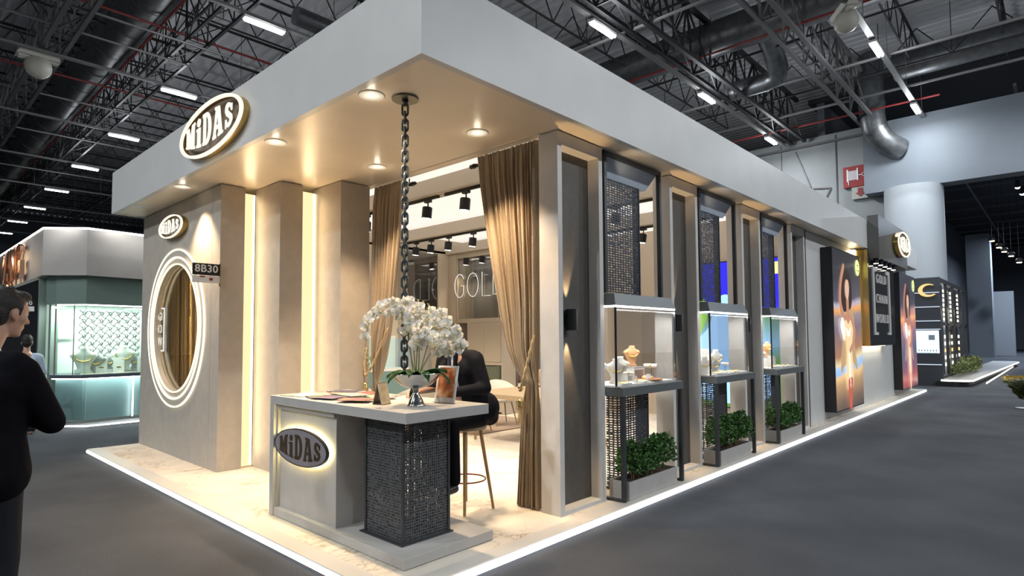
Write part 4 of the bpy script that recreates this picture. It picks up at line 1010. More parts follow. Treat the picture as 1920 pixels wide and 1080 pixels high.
def hair_short(P, R, parent, m=None, s=1.0, full=1.0):
    mb = MB()
    mb.ell(P(-.018, 0, .048), (.100*s*full, .084*s*full, .092*s*full), 18, 12, R)
    mb.ell(P(-.052, 0, .0), (.062*s, .076*s, .085*s), 16, 10, R)
    mb.ell(P(.055, 0, .098), (.052*s, .060*s, .034*s), 12, 8, R)
    for e in (-1, 1): mb.caps(P(.020, .073*e, .035), P(.014, .076*e, -.005), .013*s, .008*s, 8)
    random.seed(4)
    for k in range(40):
        a = random.uniform(0, 2*pi); h = random.uniform(.3, 1)
        p = P(-.018+.09*cos(a)*sqrt(1-h*h*.8), .078*sin(a)*sqrt(1-h*h*.8), .05+.088*h); mb.caps(p, p+V((random.uniform(-.012, .012), random.uniform(-.012, .012), .006)), .010, .006, 6)
    return organic(mb, 'hair', m or M_hair, parent, .007, 3)

# --- man in a dark suit at the left edge, seen from behind and the side
f = V((.66, .75, 0)).normalized(); rt = f.cross(V((0, 0, 1)))   # his right side
O = V((.43, 4.16, GZ))
def Q(a, b, z): return O+f*a+rt*b+V((0, 0, z))
body = MB()
hc = V((.520, 4.24, 1.745)); ff = V((.86, .46, -.12)).normalized()
P, R = head(body, hc, ff, s=1.06)
body.caps(hc+V((-.03, 0, -.07)), Q(-.02, 0, 1.60), .058, .066)
body.caps(Q(0, 0, 1.50), Q(.01, 0, 1.00), .13, .12)
for e in (-1, 1):
    body.caps(Q(0, .10*e, .98), Q(.02, .10*e, .52), .085, .06); body.caps(Q(.02, .10*e, .52), Q(-.02, .10*e, .12), .06, .04)
    body.caps(Q(-.03, .10*e, .05), Q(.13, .12*e, .04), .04, .04)
el = Q(.10, .29, 1.22); wr = Q(.24, .04, 1.25)
arm_hand(body, Q(0, .20, 1.50), el, wr, wr+(f*.1-rt*1.0+V((0,0,.25))), curl=(f*.3+V((0,0,-1))).normalized())
el2 = Q(.05, -.27, 1.21); wr2 = Q(.24, -.10, 1.27)
arm_hand(body, Q(0, -.20, 1.50), el2, wr2, wr2+(f*.4+rt*1.0+V((0,0,.25))), curl=(f*.3+V((0,0,-1))).normalized())
man = organic(body, 'person', M_skin, None, .008, 3, base=(O.x, O.y, GZ))
tag(man, 'person in a black suit standing at the left edge, seen from behind', 'person')
hair_short(P, R, man, s=1.06); eyes(P, R, man, 1.06)
j = MB()
j.caps(Q(-.01, -.15, 1.53), Q(-.01, .15, 1.53), .085, .085); j.caps(Q(0, -.10, 1.42), Q(0, .10, 1.42), .15, .15)
j.caps(Q(-.01, -.07, 1.38), Q(-.01, -.07, 1.12), .15, .135); j.caps(Q(-.01, .07, 1.38), Q(-.01, .07, 1.12), .15, .135)
j.caps(Q(-.02, -.08, 1.12), Q(-.02, -.09, .96), .14, .155); j.caps(Q(-.02, .08, 1.12), Q(-.02, .09, .96), .14, .155)
for e in (-1, 1):
    j.caps(Q(0, .19*e, 1.50), Q(.10 if e > 0 else .05, .285*e, 1.22), .082, .068); j.caps(Q(.10 if e > 0 else .05, .285*e, 1.22), Q(.23, .06*e, 1.252), .068, .050)
j.ell(Q(-.03, 0, .93), (.17, .19, .06), 16, 8)
jk = organic(j, 'jacket', M_suit, man, .014, 5)
c_ = MB(); c_.caps(Q(-.035, -.045, 1.585), Q(-.035, .045, 1.585), .05, .05); c_.caps(Q(-.03, -.03, 1.60), Q(-.02, .04, 1.60), .052, .05)
organic(c_, 'shirt_collar', M_shirt, man, .01, 2)
tr = MB()
for e in (-1, 1):
    tr.caps(Q(0, .085*e, 1.0), Q(.02, .10*e, .52), .115, .085); tr.caps(Q(.02, .10*e, .52), Q(-.02, .10*e, .10), .085, .075)
organic(tr, 'trousers', M_trou, man, .014, 4)
for e in (-1, 1):
    sh = MB(); sh.caps(Q(-.04, .11*e, .045), Q(.16, .13*e, .035), .045, .034); organic(sh, 'shoe', M_black, man, .01, 3)

# --- seated man behind the counter
f = V((-.97, -.10, 0)).normalized(); rt = f.cross(V((0, 0, 1)))   # his right is +y
O = V((3.90, 4.06, 0))
def Q(a, b, z): return O+f*a+rt*b+V((0, 0, z))
body = MB(); hc = Q(.28, .02, 1.60); P, R = head(body, hc, (f+V((0, 0, -.35))).normalized())
body.caps(hc-f*.02+V((0,0,-.06)), Q(.20, .0, 1.46), .052, .06); body.caps(Q(.16, 0, 1.38), Q(.02, 0, .92), .12, .12)
kn = [Q(.42, -.13, .86), Q(.42, .13, .86)]
for e, k_ in ((-1, kn[0]), (1, kn[1])):
    body.caps(Q(.02, .10*e, .86), k_, .085, .06); an = Q(.36, .12*e, .34); body.caps(k_, an, .058, .04); body.caps(an-V((0, 0, .05)), an+f*.16-V((0, 0, .06)), .035, .03)
elb = Q(.12, -.27, 1.14); wr = Q(.50, -.22, 1.125)
arm_hand(body, Q(.17, -.19, 1.39), elb, wr, wr+f+rt*.25, curl=V((0, 0, -1)), r=(.05, .04, .028))
elb2 = Q(.14, .27, 1.14); wr2 = Q(.50, .18, 1.125)
arm_hand(body, Q(.17, .19, 1.39), elb2, wr2, wr2+f-rt*.25, curl=V((0, 0, -1)), r=(.05, .04, .028))
man2 = organic(body, 'person', M_skin, None, .008, 3, base=(O.x, O.y, .005))
tag(man2, 'person in a dark suit seated behind the counter, head hidden by the orchids', 'person')
hair_short(P, R, man2); eyes(P, R, man2)
j = MB()
j.caps(Q(.15, -.15, 1.42), Q(.15, .15, 1.42), .075, .075); j.caps(Q(.13, -.09, 1.32), Q(.13, .09, 1.32), .135, .135)
j.caps(Q(.11, -.07, 1.28), Q(.01, -.07, .98), .14, .14); j.caps(Q(.11, .07, 1.28), Q(.01, .07, .98), .14, .14)
j.caps(Q(-.05, -.12, .95), Q(-.05, .12, .95), .155, .155); j.caps(Q(-.10, -.15, .87), Q(-.10, .15, .87), .09, .09)
j.caps(Q(.14, -.175, 1.40), Q(.08, -.15, 1.15), .085, .10)
for e in (-1, 1):
    j.caps(Q(.15, .19*e, 1.39), Q(.13, .28*e, 1.15), .078, .062); j.caps(Q(.13, .28*e, 1.15), Q(.46, .22*e, 1.135), .060, .044)
organic(j, 'jacket', M_suit2, man2, .013, 4)
s_ = MB(); s_.caps(Q(.245, 0, 1.44), Q(.225, 0, 1.15), .045, .05); s_.caps(Q(.20, -.04, 1.475), Q(.20, .04, 1.475), .05, .05); organic(s_, 'shirt', M_shirt, man2, .01, 3)
t_ = MB(); t_.caps(Q(.292, 0, 1.42), Q(.280, 0, 1.17), .016, .024); t_.caps(Q(.29, 0, 1.445), Q(.292, 0, 1.43), .02, .018); organic(t_, 'tie', mat('tie_dark', (.03, .03, .05), .4), man2, .008, 2)
for e in (-1, 1):   # lapels
    l_ = MB(); l_.caps(Q(.262, .05*e, 1.45), Q(.262, .035*e, 1.22), .022, .02); organic(l_, 'lapel', M_suit2, man2, .009, 2)
tr = MB()
for e, k_ in ((-1, kn[0]), (1, kn[1])):
    tr.caps(Q(.0, .10*e, .875), k_, .105, .078); tr.caps(k_, Q(.36, .12*e, .36), .078, .058)
organic(tr, 'trousers', M_suit, man2, .013, 4)
for e in (-1, 1):
    an = Q(.36, .12*e, .29); sh = MB(); sh.caps(an, an+f*.17+V((0, 0, -.01)), .042, .034); organic(sh, 'shoe', M_black, man2, .01, 3)

# bar stool under him
SC = V((3.90, 4.13, 0))
st = empty('bar_stool', (SC.x, SC.y, .005), 'tall bar stool with round upholstered seat and slim wooden legs behind the counter', 'bar stool')
MB().lathe([(0, .735), (.15, .735), (.20, .75), (.21, .78), (.19, .80), (0, .80)], SC, 28, sx=1, sy=1).build('seat', mat('stool_seat_taupe', (.30, .24, .17), .5), st, smooth='angle')
for sx_, sy_ in ((-1, -1), (1, -1), (1, 1), (-1, 1)):
    MB().bar(SC+V((.10*sx_, .10*sy_, .74)), SC+V((.185*sx_, .185*sy_, .006)), .019, .014, 10).build('leg', M_wood, st, smooth='angle')
MB().tube([SC+V((.19*cos(a), .19*sin(a), .28)) for a in [2*pi*i/32 for i in range(32)]], .007, 8, closed=True).build('foot_ring', mat('ring_red', (.18, .02, .02), .35, metal=.5), st, smooth=True)

# ================================================================== SHOWCASE BAYS
ordb = ['nearest', 'middle', 'farthest']
# upper screen frame with slanted hood and slotted steel panel; table frame with glass case
def build_upper():
    t = proto('screen_panel')
    mb = MB()
    for a, b in (((0, 3.30, 2.05), (.045, 3.345, 3.49)), ((1.13, 3.30, 2.05), (1.17, 3.345, 3.49)), ((0, 3.30, 3.45), (1.17, 3.345, 3.49)), ((0, 3.345, 3.45), (.04, 3.60, 3.49)), ((1.13, 3.345, 3.45), (1.17, 3.60, 3.49))): mb.box(a, b)
    mb.build('frame', M_gun, t)
    MB().frustum((.20, 3.41, 1.0, 3.58), (.05, 3.345, 1.13, 3.60), 3.26, 3.448).build('slanted_hood', M_blue, t)
    MB().box((.17, 3.42, 2.05), (.86, 3.423, 3.27)).box((.17, 3.423, 2.05), (.173, 3.50, 3.27)).build('slotted_panel', M_perfs, t)
    mb = MB(); mb.box((.855, 3.412, 2.05), (.872, 3.50, 3.27)); mb.box((.16, 3.412, 2.05), (.172, 3.50, 3.27)); mb.build('panel_edge', M_gun, t)
    return t
def build_case():
    t = proto('glass_showcase')
    # cap: hood wider at its foot
    MB().frustum((-.01, 3.185, 1.25, 3.64), (.03, 3.225, 1.19, 3.60), 1.915, 2.035).build('hood', M_case, t); hood_ = [c for c in t.children if c.name.startswith('hood')][0]
    MB().box((.0, 3.195, 1.895), (1.24, 3.215, 1.914)).box((.0, 3.215, 1.895), (.02, 3.62, 1.914)).build('led_strip', M_led, hood_)
    g = MB(); g.box((.01, 3.20, 1.115), (1.235, 3.206, 1.895)); g.build('front_glass', M_glass, t)
    g = MB(); g.box((.004, 3.206, 1.115), (.010, 3.62, 1.895)); g.build('side_glass', M_glass, t)
    g = MB(); g.box((1.235, 3.206, 1.115), (1.241, 3.62, 1.895)); g.build('side_glass', M_glass, t)
    mb = MB(); mb.box((.0, 3.192, 1.115), (.016, 3.208, 1.895)); mb.build('corner_post', M_black, t)
    mb = MB(); mb.box((1.228, 3.192, 1.115), (1.243, 3.208, 1.895)); mb.build('corner_post', M_silver, t)
    MB().box((.02, 3.21, 1.105), (1.23, 3.62, 1.122)).build('display_floor', M_ivory, t)
    mb = MB(); mb.box((0, 3.12, 1.02), (1.26, 3.155, 1.105)); mb.box((0, 3.155, 1.02), (.03, 3.64, 1.105)); mb.box((1.23, 3.155, 1.02), (1.26, 3.64, 1.105)); mb.box((.03, 3.155, 1.02), (1.23, 3.64, 1.045)); mb.box((0, 3.155, 1.095), (1.26, 3.21, 1.11)); mb.build('table_rim', M_case, t)
    for x in (.035, 1.225): MB().box((x-.02, 3.125, .006), (x+.02, 3.165, 1.02)).build('leg', M_gun, t)
    mb = MB(); mb.box((.015, 3.165, .006), (.055, 3.60, .026)); mb.build('foot_bar', M_gun, t)
    mb = MB(); mb.box((1.205, 3.165, .006), (1.245, 3.60, .026)); mb.build('foot_bar', M_gun, t)
    return t
def build_lower():
    t = proto('perforated_screen')
    MB().box((.37, 3.42, .03), (.99, 3.423, 1.02)).box((.37, 3.423, .03), (.373, 3.56, 1.02)).build('slotted_panel', M_perfs, t)
    mb = MB(); mb.box((.985, 3.412, .006), (1.0, 3.565, 1.02)); mb.box((.36, 3.412, .006), (.372, 3.42, 1.02)); mb.box((.36, 3.412, .006), (1.0, 3.565, .03)); mb.build('panel_edge', M_gun, t)
    return t
def build_planter():
    t = proto('planter_box')
    mb = MB(); a, b, c, d = .11, 3.135, 1.10, 3.36; q = .012
    mb.box((a, b, .006), (c, b+q, .18)); mb.box((a, d-q, .006), (c, d, .18)); mb.box((a, b+q, .006), (a+q, d-q, .18)); mb.box((c-q, b+q, .006), (c, d-q, .18)); mb.build('trough', M_grey, t)
    MB().box((a+q, b+q, .006), (c-q, d-q, .155)).build('soil', mat('soil', (.03, .022, .015), 1), t)
    return t
def bush(name, cx, cy, z0, lx, ly, h, seed, n=900, m=None, leaf=.02):
    """dense shrub: many small oval leaves over short twigs, the outline lumpy"""
    rnd = random.Random(seed); mb = MB(); lumps = [(rnd.uniform(-.85, .85), rnd.uniform(-.6, .6), rnd.uniform(.6, 1.0)) for _ in range(16)]
    tw = MB()
    for lx_, ly_, lh in lumps:
        p = V((cx+lx_*lx*.8, cy+ly_*ly*.6, z0)); tw.bar(p, p+V((rnd.uniform(-.04, .04), rnd.uniform(-.03, .03), h*lh*.8)), .005, .002, 5)
    for i in range(n):
        lx_, ly_, lh = rnd.choice(lumps)
        c = V((cx+lx_*lx, cy+ly_*ly, z0+h*lh*.55)); a = rnd.uniform(0, 2*pi); e = rnd.uniform(-.7, 1.4); r = rnd.uniform(.55, 1)**.5
        p = c+V((cos(a)*cos(e)*lx*.34, sin(a)*cos(e)*ly*.75, sin(e)*h*lh*.5))*r
        d = V((rnd.uniform(-1, 1), rnd.uniform(-1, 1), rnd.uniform(-.3, 1))).normalized(); s_ = d.orthogonal().normalized(); s_ = (Matrix.Rotation(rnd.uniform(0, 6.28), 3, d) @ s_); L = leaf*rnd.uniform(.8, 1.5); W = L*.42
        nn = d.cross(s_)*.15*L
        mb.add([p, p+d*L*.35+s_*W+nn, p+d*L*.8+s_*W*.7+nn, p+d*L, p+d*L*.8-s_*W*.7+nn, p+d*L*.35-s_*W+nn], [(0, 1, 2, 3), (0, 3, 4, 5)])
    return mb, tw
up0, cs0, lo0, pl0 = build_upper(), build_case(), build_lower(), build_planter()
BX = [5.045+2.143*i for i in range(3)]
for i, bx in enumerate(BX):
    k = ordb[i]
    for p_, nm, lab, cat_, g in ((up0, 'screen_panel', f'dark slotted steel screen in a black frame with slanted blue-grey hood, {k} of three', 'screen', 'slotted screens above the showcases'),
                                 (cs0, 'glass_showcase', f'glass jewellery showcase on a thin grey metal table, {k} of three', 'showcase', 'glass showcases along the stand front'),
                                 (lo0, 'perforated_screen', f'dark slotted steel screen below the {k} glass showcase', 'screen', 'slotted screens below the showcases'),
                                 (pl0, 'planter_box', f'low grey trough under the {k} glass showcase', 'planter', 'planter troughs under the showcases')):
        o = p_ if i == 0 else copy_tree(p_)
        place(o, (bx, 0, 0), 0, lab, cat_, g)
    mb, tw = bush('shrub', bx+.62, 3.25, .155, .50, .13, .40 if i != 1 else .46, 40+i, 4200, leaf=.028)
    s = empty('green_shrub', (bx+.62, 3.25, .155), f'bushy green plant filling the trough under the {k} glass showcase', 'plant', 'bushy plants in the troughs')
    mb.build('foliage', M_leaf2, s); tw.build('twigs', M_wood, s)
    light('AREA', (bx+.62, 3.38, 1.885), 24, (1, .985, .95), 1.1, .3, aim=(bx+.62, 3.40, 1.1))
    # spot that lights soffit and hood between the bays
    light('SPOT', (bx+.3, 3.18, 3.2), 1.2, (1, .8, .6), aim=(bx+.5, 3.2, 3.5), spot=110, blend=.8, radius=.02)

# jewellery on display ------------------------------------------------
M_peach = mat('display_peach', (.80, .42, .20), .5)
M_neck = mat('necklace_gold', (.85, .62, .2), .25, metal=1)
M_greyv = mat('display_grey', (.35, .36, .37), .6)
M_acr = glass_mat('acrylic', (.95, .97, .97), .25)
def bust(h=.30, m=None, neck=True):
    t = proto('necklace_bust'); mb = MB(); n = 14; NN = 20; vs = []
    prof = [(0, .30, .14), (.06, .28, .13), (.20, .20, .10), (.42, .27, .12), (.60, .40, .13), (.70, .44, .12), (.78, .36, .11), (.84, .20, .10), (.92, .135, .095), (1, .14, .095)]
    for z, w_, d in prof:
        for k in range(NN):
            a = 2*pi*k/NN; vs.append((d*h*sin(a)*.9-.10*h*(z-.5), w_*h*cos(a), z*h))
    mb.add(vs, [(i*NN+k, i*NN+(k+1) % NN, (i+1)*NN+(k+1) % NN, (i+1)*NN+k) for i in range(len(prof)-1) for k in range(NN)]+[tuple(range(NN))[::-1], tuple(range((len(prof)-1)*NN, len(prof)*NN))])
    mb.build('form', m or M_ivory, t, smooth=True)
    if neck:
        g = MB(); pts = [(-.125*h-.03*h*cos(a), .27*h*sin(a), h*(.66-.20*cos(a)*1.0)) for a in [-1.9+3.8*i/20 for i in range(21)]]
        g.tube(pts, [.004+.005*cos(-1.9+3.8*i/20)**2 for i in range(21)], 6); g.build('necklace', M_neck, t, smooth=True)
    return t
def stand_t(h=.1):
    t = proto('bracelet_stand'); MB().bar((0, 0, .008), (0, 0, h), .006, n=10).build('post', M_silver, t); MB().lathe([(0, 0), (.03, 0), (.03, .008), (0, .008)], n=20).build('base', M_silver, t)
    MB().bar((0, -.05, h), (0, .05, h), .016, n=14).build('arm', M_ivory, t, smooth='angle')
    MB().tube([(.018*cos(a), 0, h+.018*sin(a)) for a in [2*pi*i/16 for i in range(16)]], .005, 6, closed=True).build('bangle', M_neck, t, smooth=True); return t
def cone_t(h=.07):
    t = proto('ring_cone'); MB().lathe([(0, 0), (.022, 0), (.006, h), (0, h+.004)], n=18).build('cone', M_ivory, t, smooth='angle'); MB().tube([(.012*cos(a), .012*sin(a), h*.6) for a in [2*pi*i/14 for i in range(14)]], .003, 6, closed=True).build('ring', M_neck, t, smooth=True); return t
def tray_t():
    t = proto('jewellery_tray'); MB().box((-.09, -.06, 0), (.09, .06, .014)).build('pad', M_ivory, t, bevel=.003)
    mb = MB()
    for k in range(4): mb.tube([(-.06+.04*k+.012*cos(a), .035*sin(a), .018) for a in [2*pi*i/14 for i in range(14)]], .0035, 6, closed=True)
    mb.build('chains', M_neck, t, smooth=True); return t
def riser_t(h=.07):
    t = proto('display_riser'); mb = MB(); mb.box((-.06, -.05, h-.008), (.06, .05, h)); mb.box((-.06, -.05, 0), (-.052, .05, h-.008)); mb.box((.052, -.05, 0), (.06, .05, h-.008)); mb.build('shelf', M_white, t)
    MB().box((-.058, -.048, h+.0), (.058, .048, h+.008)).build('pad', M_greyv, t); return t
def block_t(w_=.10, h=.16):
    t = proto('display_block'); MB().prism([(-.02, 0), (.03, 0), (.012, h), (-.002, h)], -w_/2, w_/2, 'y').build('body', M_ivory, t)
    mb = MB(); mb.box((-.016, -.02, h*.35), (-.006, .02, h*.42)); mb.build('piece', M_neck, t); return t
DZ = 1.123
bustW, bustP, bustG = bust(.30), bust(.22, M_peach), bust(.24, M_greyv)
first_used = set()
def disp(p_, x, y, z, rz, lab, cat_, g=None, s=1):
    o = p_ if p_.name not in first_used else copy_tree(p_); first_used.add(p_.name)
    return place(o, (x, y, z), rz, lab, cat_, g, s)
sb, cn_, tr_, rs_, bk_ = stand_t(), cone_t(), tray_t(), riser_t(), block_t()
a0 = radians(38)
for i, bx in enumerate(BX):
    k = ordb[i]; G = f'jewellery displays in the {k} showcase'
    if i == 0:
        disp(bustW, bx+.10, 3.50, DZ, a0, 'white necklace bust at the left end of the nearest showcase', 'necklace bust', G, .9)
        disp(bustW, bx+.26, 3.36, DZ, a0, 'white necklace bust just right of the black corner post of the nearest showcase', 'necklace bust', G, .85)
        disp(bustW, bx+.52, 3.48, DZ, a0+.3, 'white necklace bust with wide gold collar in the middle of the nearest showcase', 'necklace bust', G, .9)
        disp(rs_, bx+.62, 3.46, DZ, 0, 'small white riser in the middle of the nearest showcase', 'display stand', G)
        disp(rs_, bx+.80, 3.50, DZ, 0, 'tall white riser carrying the orange bust', 'display stand', G, 1.9)
        disp(bustP, bx+.80, 3.50, DZ+.150, a0+.3, 'peach orange necklace bust raised in the nearest showcase', 'necklace bust', G, 1.05)
        mb = MB().lathe([(0, 0), (.10, 0), (.16, .012), (.16, .022), (0, .022)], n=28); t = proto('display_plate'); mb.build('plate', mat('plate_wood_orange', (.5, .22, .08), .35), t, smooth='angle'); MB().ell((0, 0, .03), (.08, .06, .03), 14, 8).build('cushion', M_peach, t, smooth=True)
        place(t, (bx+.86, 3.34, DZ), 0, 'round orange wooden plate with a cushion in the nearest showcase', 'display plate', G)
        disp(sb, bx+.40, 3.30, DZ, .5, 'bracelet stand at the front of the nearest showcase', 'bracelet stand', G)
        disp(sb, bx+1.08, 3.42, DZ, .2, 'gold bracelet stand at the right end of the nearest showcase', 'bracelet stand', G, 1.5)
        disp(tr_, bx+.24, 3.27, DZ, .1, 'white tray of gold chains at the left front of the nearest showcase', 'jewellery tray', G)
        disp(tr_, bx+.62, 3.28, DZ, .25, 'white tray of gold chains at the centre front of the nearest showcase', 'jewellery tray', G)
        disp(cn_, bx+.47, 3.25, DZ, 0, 'white ring cone at the front glass of the nearest showcase', 'ring cone', G)
        disp(cn_, bx+.33, 3.42, DZ, 0, 'white ring cone behind the front tray of the nearest showcase', 'ring cone', G, 1.6)
        disp(bk_, bx+.74, 3.26, DZ, a0, 'slanted white display block beside the orange plate', 'display block', G, .5)
    if i == 1:
        disp(bk_, bx+.22, 3.42, DZ, a0, 'tall white slanted display block in the middle showcase', 'display block', G, 2.0)
        disp(bustW, bx+.10, 3.32, DZ, a0, 'white necklace bust at the left end of the middle showcase', 'necklace bust', G, .75)
        disp(bustW, bx+.72, 3.45, DZ, a0+.5, 'large white necklace bust in the middle showcase', 'necklace bust', G, 1.0)
        disp(bustG, bx+.50, 3.36, DZ, a0, 'small grey necklace bust in the middle showcase', 'necklace bust', G, .7)
        for q in range(4): disp(tr_, bx+.35+.22*q, 3.27+.02*(q % 2), DZ, .2, f'white tray of chains in the middle showcase, {ordn(q)} from the left', 'jewellery tray', G)
        disp(sb, bx+1.05, 3.45, DZ, 0, 'bracelet stand at the right end of the middle showcase', 'bracelet stand', G)
    if i == 2:
        disp(bustW, bx+.12, 3.45, DZ, a0, 'white necklace bust at the left end of the farthest showcase', 'necklace bust', G, 1.0)
        disp(bustP, bx+.52, 3.45, DZ+.15, a0+.4, 'peach necklace bust raised in the farthest showcase', 'necklace bust', G, 1.1)
        disp(rs_, bx+.52, 3.45, DZ, 0, 'white riser carrying the peach bust in the farthest showcase', 'display stand', G, 1.9)
        disp(bk_, bx+.36, 3.33, DZ, a0, 'slanted white display block in front of the peach bust in the farthest showcase', 'display block', G, 1.1)
        for q in range(4): disp(tr_, bx+.30+.22*q, 3.27, DZ, .15, f'white tray of chains in the farthest showcase, {ordn(q)} from the left', 'jewellery tray', G)
        disp(cn_, bx+.20, 3.28, DZ, 0, 'white ring cone at the left front of the farthest showcase', 'ring cone', G, 1.3)

# ================================================================== POSTERS AND THE SIGN BOX
def poster_mat(name, warmth):
    m, nt, b = nodes_of(name); L = nt.links.new
    tc = N(nt, 'ShaderNodeTexCoord'); sp = N(nt, 'ShaderNodeSeparateXYZ'); L(tc.outputs['Object'], sp.inputs[0])
    ns = N(nt, 'ShaderNodeTexNoise'); ns.inputs['Scale'].default_value = 1.3; ns.inputs['Detail'].default_value = 3; L(tc.outputs['Object'], ns.inputs[0])
    # height plus a little drift makes the streaks of light slant
    a = N(nt, 'ShaderNodeMath', operation='MULTIPLY_ADD'); L(sp.outputs[0], a.inputs[0]); a.inputs[1].default_value = -.09; L(sp.outputs[2], a.inputs[2])
    a2 = N(nt, 'ShaderNodeMath', operation='MULTIPLY_ADD'); L(ns.outputs['Fac'], a2.inputs[0]); a2.inputs[1].default_value = .25; L(a.outputs[0], a2.inputs[2])
    d = N(nt, 'ShaderNodeMath', operation='DIVIDE'); L(a2.outputs[0], d.inputs[0]); d.inputs[1].default_value = 3.3
    if warmth:
        st_ = [(0, (.03, .03, .05)), (.10, (.20, .13, .09)), (.20, (.55, .33, .16)), (.25, (.95, .62, .28)), (.275, (.35, .6, .95)), (.31, (.45, .68, 1)), (.33, (.95, .75, .45)), (.38, (.45, .22, .12)), (.52, (.22, .17, .22)), (.60, (.35, .28, .30)), (.635, (.95, .42, .10)), (.67, (.55, .5, .62)), (.70, (.10, .10, .14)), (.85, (.045, .045, .055)), (1, (.03, .03, .04))]
    else:
        st_ = [(0, (.12, .05, .08)), (.12, (.5, .10, .09)), (.20, (.25, .10, .16)), (.35, (.12, .13, .22)), (.5, (.30, .18, .25)), (.58, (.65, .25, .18)), (.62, (1, .5, .22)), (.66, (.55, .2, .2)), (.72, (.08, .08, .12)), (1, (.025, .025, .035))]
    r = ramp(nt, st_); L(d.outputs[0], r.inputs[0])
    L(r.outputs[0], b.inputs['Emission Color']); b.inputs['Emission Strength'].default_value = .75; b.inputs['Base Color'].default_value = (.02, .02, .02, 1); b.inputs['Roughness'].default_value = .3
    return m
def em(n, c, s=.8): return mat(n, (.02, .02, .02), .35, emit=c, es=s)
def blob(pts, n=6):
    """closed smooth outline through points (Catmull-Rom)"""
    out = []; m_ = len(pts)
    for i in range(m_):
        P0, P1, P2, P3 = (V((*pts[(i+k) % m_], 0)) for k in (-1, 0, 1, 2))
        for k in range(n):
            f_ = k/n; q = .5*((2*P1)+(P2-P0)*f_+(2*P0-5*P1+4*P2-P3)*f_*f_+(3*P1-P0-3*P2+P3)*f_**3); out.append((q.x, q.y))
    return out
def poster(x0, x1, label, warmth, seed):
    t = empty('lightbox_poster', ((x0+x1)/2, 3.32, .17), label, 'poster', 'tall backlit posters')
    MB().box((x0, 3.13, .17), (x1, 3.325, 3.29)).build('box', M_black, t)
    MB().box((x0+.02, 3.126, .19), (x1-.02, 3.13, 3.27)).build('backlit_print', poster_mat('poster_print_%d' % seed, warmth), t)
    cx = (x0+x1)/2-.10; k_ = [0]
    def lay(nm, pts, m, z):
        vs, fs = poly_geo([blob([(a_*1.42, 2.05+(b_-2.05)*1.03) for a_, b_ in pts])], .002); MB().add(vs, fs, frame_mx((cx, 3.122-.0025*z, 0), '-y')).build(nm, m, t)
    gold = em('poster_gold_%d' % seed, (.95, .72, .40) if warmth else (.85, .5, .35)); skin = em('poster_skin_%d' % seed, (.55, .27, .17) if warmth else (.5, .2, .15)); hair_ = em('poster_hair', (.035, .018, .015), .8); pale = em('poster_pale', (1, .95, .85), .9); red_ = em('poster_red', (.55, .12, .07))
    lay('figure_cape', [(-.42, .95), (-.30, 1.5), (-.34, 1.95), (-.18, 2.15), (0, 2.2), (.24, 2.15), (.36, 1.9), (.34, 1.5), (.46, .95), (.2, 1.1), (-.2, 1.05)], em('poster_cape_%d' % seed, (.55, .36, .18) if warmth else (.42, .25, .22)), 0)
    lay('figure_hair', [(-.26, 2.10), (-.30, 2.45), (-.24, 2.75), (-.05, 2.92), (.16, 2.82), (.26, 2.55), (.24, 2.25), (.10, 2.12)], hair_, 1)
    lay('figure_arm', [(-.30, 1.95), (-.42, 2.25), (-.36, 2.65), (-.18, 2.98), (-.10, 2.94), (-.26, 2.62), (-.31, 2.28), (-.18, 2.02)], skin, 2)
    lay('figure_neck', [(-.07, 2.05), (-.05, 2.35), (.06, 2.35), (.08, 2.05), (.22, 2.0), (.20, 1.75), (-.20, 1.75), (-.22, 2.0)], skin, 3)
    lay('figure_face', [(-.10, 2.40), (-.11, 2.58), (-.04, 2.70), (.06, 2.68), (.10, 2.55), (.07, 2.40), (0, 2.31)], em('poster_face_%d' % seed, (.8, .5, .36)), 4)
    lay('figure_dress', [(-.24, 1.80), (-.12, 1.92), (0, 1.84), (.13, 1.92), (.25, 1.80), (.17, 1.5), (.15, 1.3), (.19, 1.0), (.15, .62), (-.10, .60), (-.16, .95), (-.13, 1.3), (-.16, 1.5)], gold, 5)
    lay('figure_arm', [(.20, 1.98), (.36, 1.75), (.28, 1.45), (.04, 1.28), (.02, 1.36), (.20, 1.52), (.24, 1.72), (.12, 1.95)], skin, 6)
    lay('figure_jewels', [(-.14, 1.78), (-.02, 1.70), (.10, 1.78), (.04, 1.62), (-.04, 1.60), (-.11, 1.66)], pale, 7)
    lay('figure_sleeve', [(-.36, 1.95), (-.24, 1.92), (-.20, 1.70), (-.24, 1.52), (-.34, 1.62), (-.42, 1.80)], pale, 7)
    lay('figure_boot', [(-.10, .78), (.12, .80), (.10, .55), (.04, .24), (-.06, .22), (-.10, .45)], red_ if warmth else gold, 8)
    lay('figure_fold', [(-.03, 1.25), (.01, 1.25), (.03, .7), (-.02, .66)], pale, 8)
    # round pale-green seal with small marks
    MB().lathe([(0, 0), (.17, 0), (.17, .004), (0, .004)], n=36, mtx=frame_mx((x1-.26, 3.118, 3.03), '-y')).build('seal', em('seal_green', (.75, .9, .35), 1.0), t)
    mk = MB(); M_ = frame_mx((x1-.26, 3.112, 3.03), '-y')
    mk.add(*poly_geo([arc(0, 0, .07, .07, .3, 2.6, 10)+arc(0, 0, .05, .05, 2.6, .3, 10)], .002), M_); mk.add(*poly_geo([[(-.07, -.06), (.02, -.08), (.02, -.06), (-.07, -.045)]], .002), M_); mk.add(*poly_geo([[(.05, -.08), (.09, -.08), (.09, -.04), (.05, -.05)]], .002), M_)
    mk.build('seal_mark', em('seal_dark', (.15, .3, .05), .6), t)
    return t
poster(12.45, 14.55, 'tall backlit poster of a dark-haired woman in a gold dress, the nearer one', True, 1)
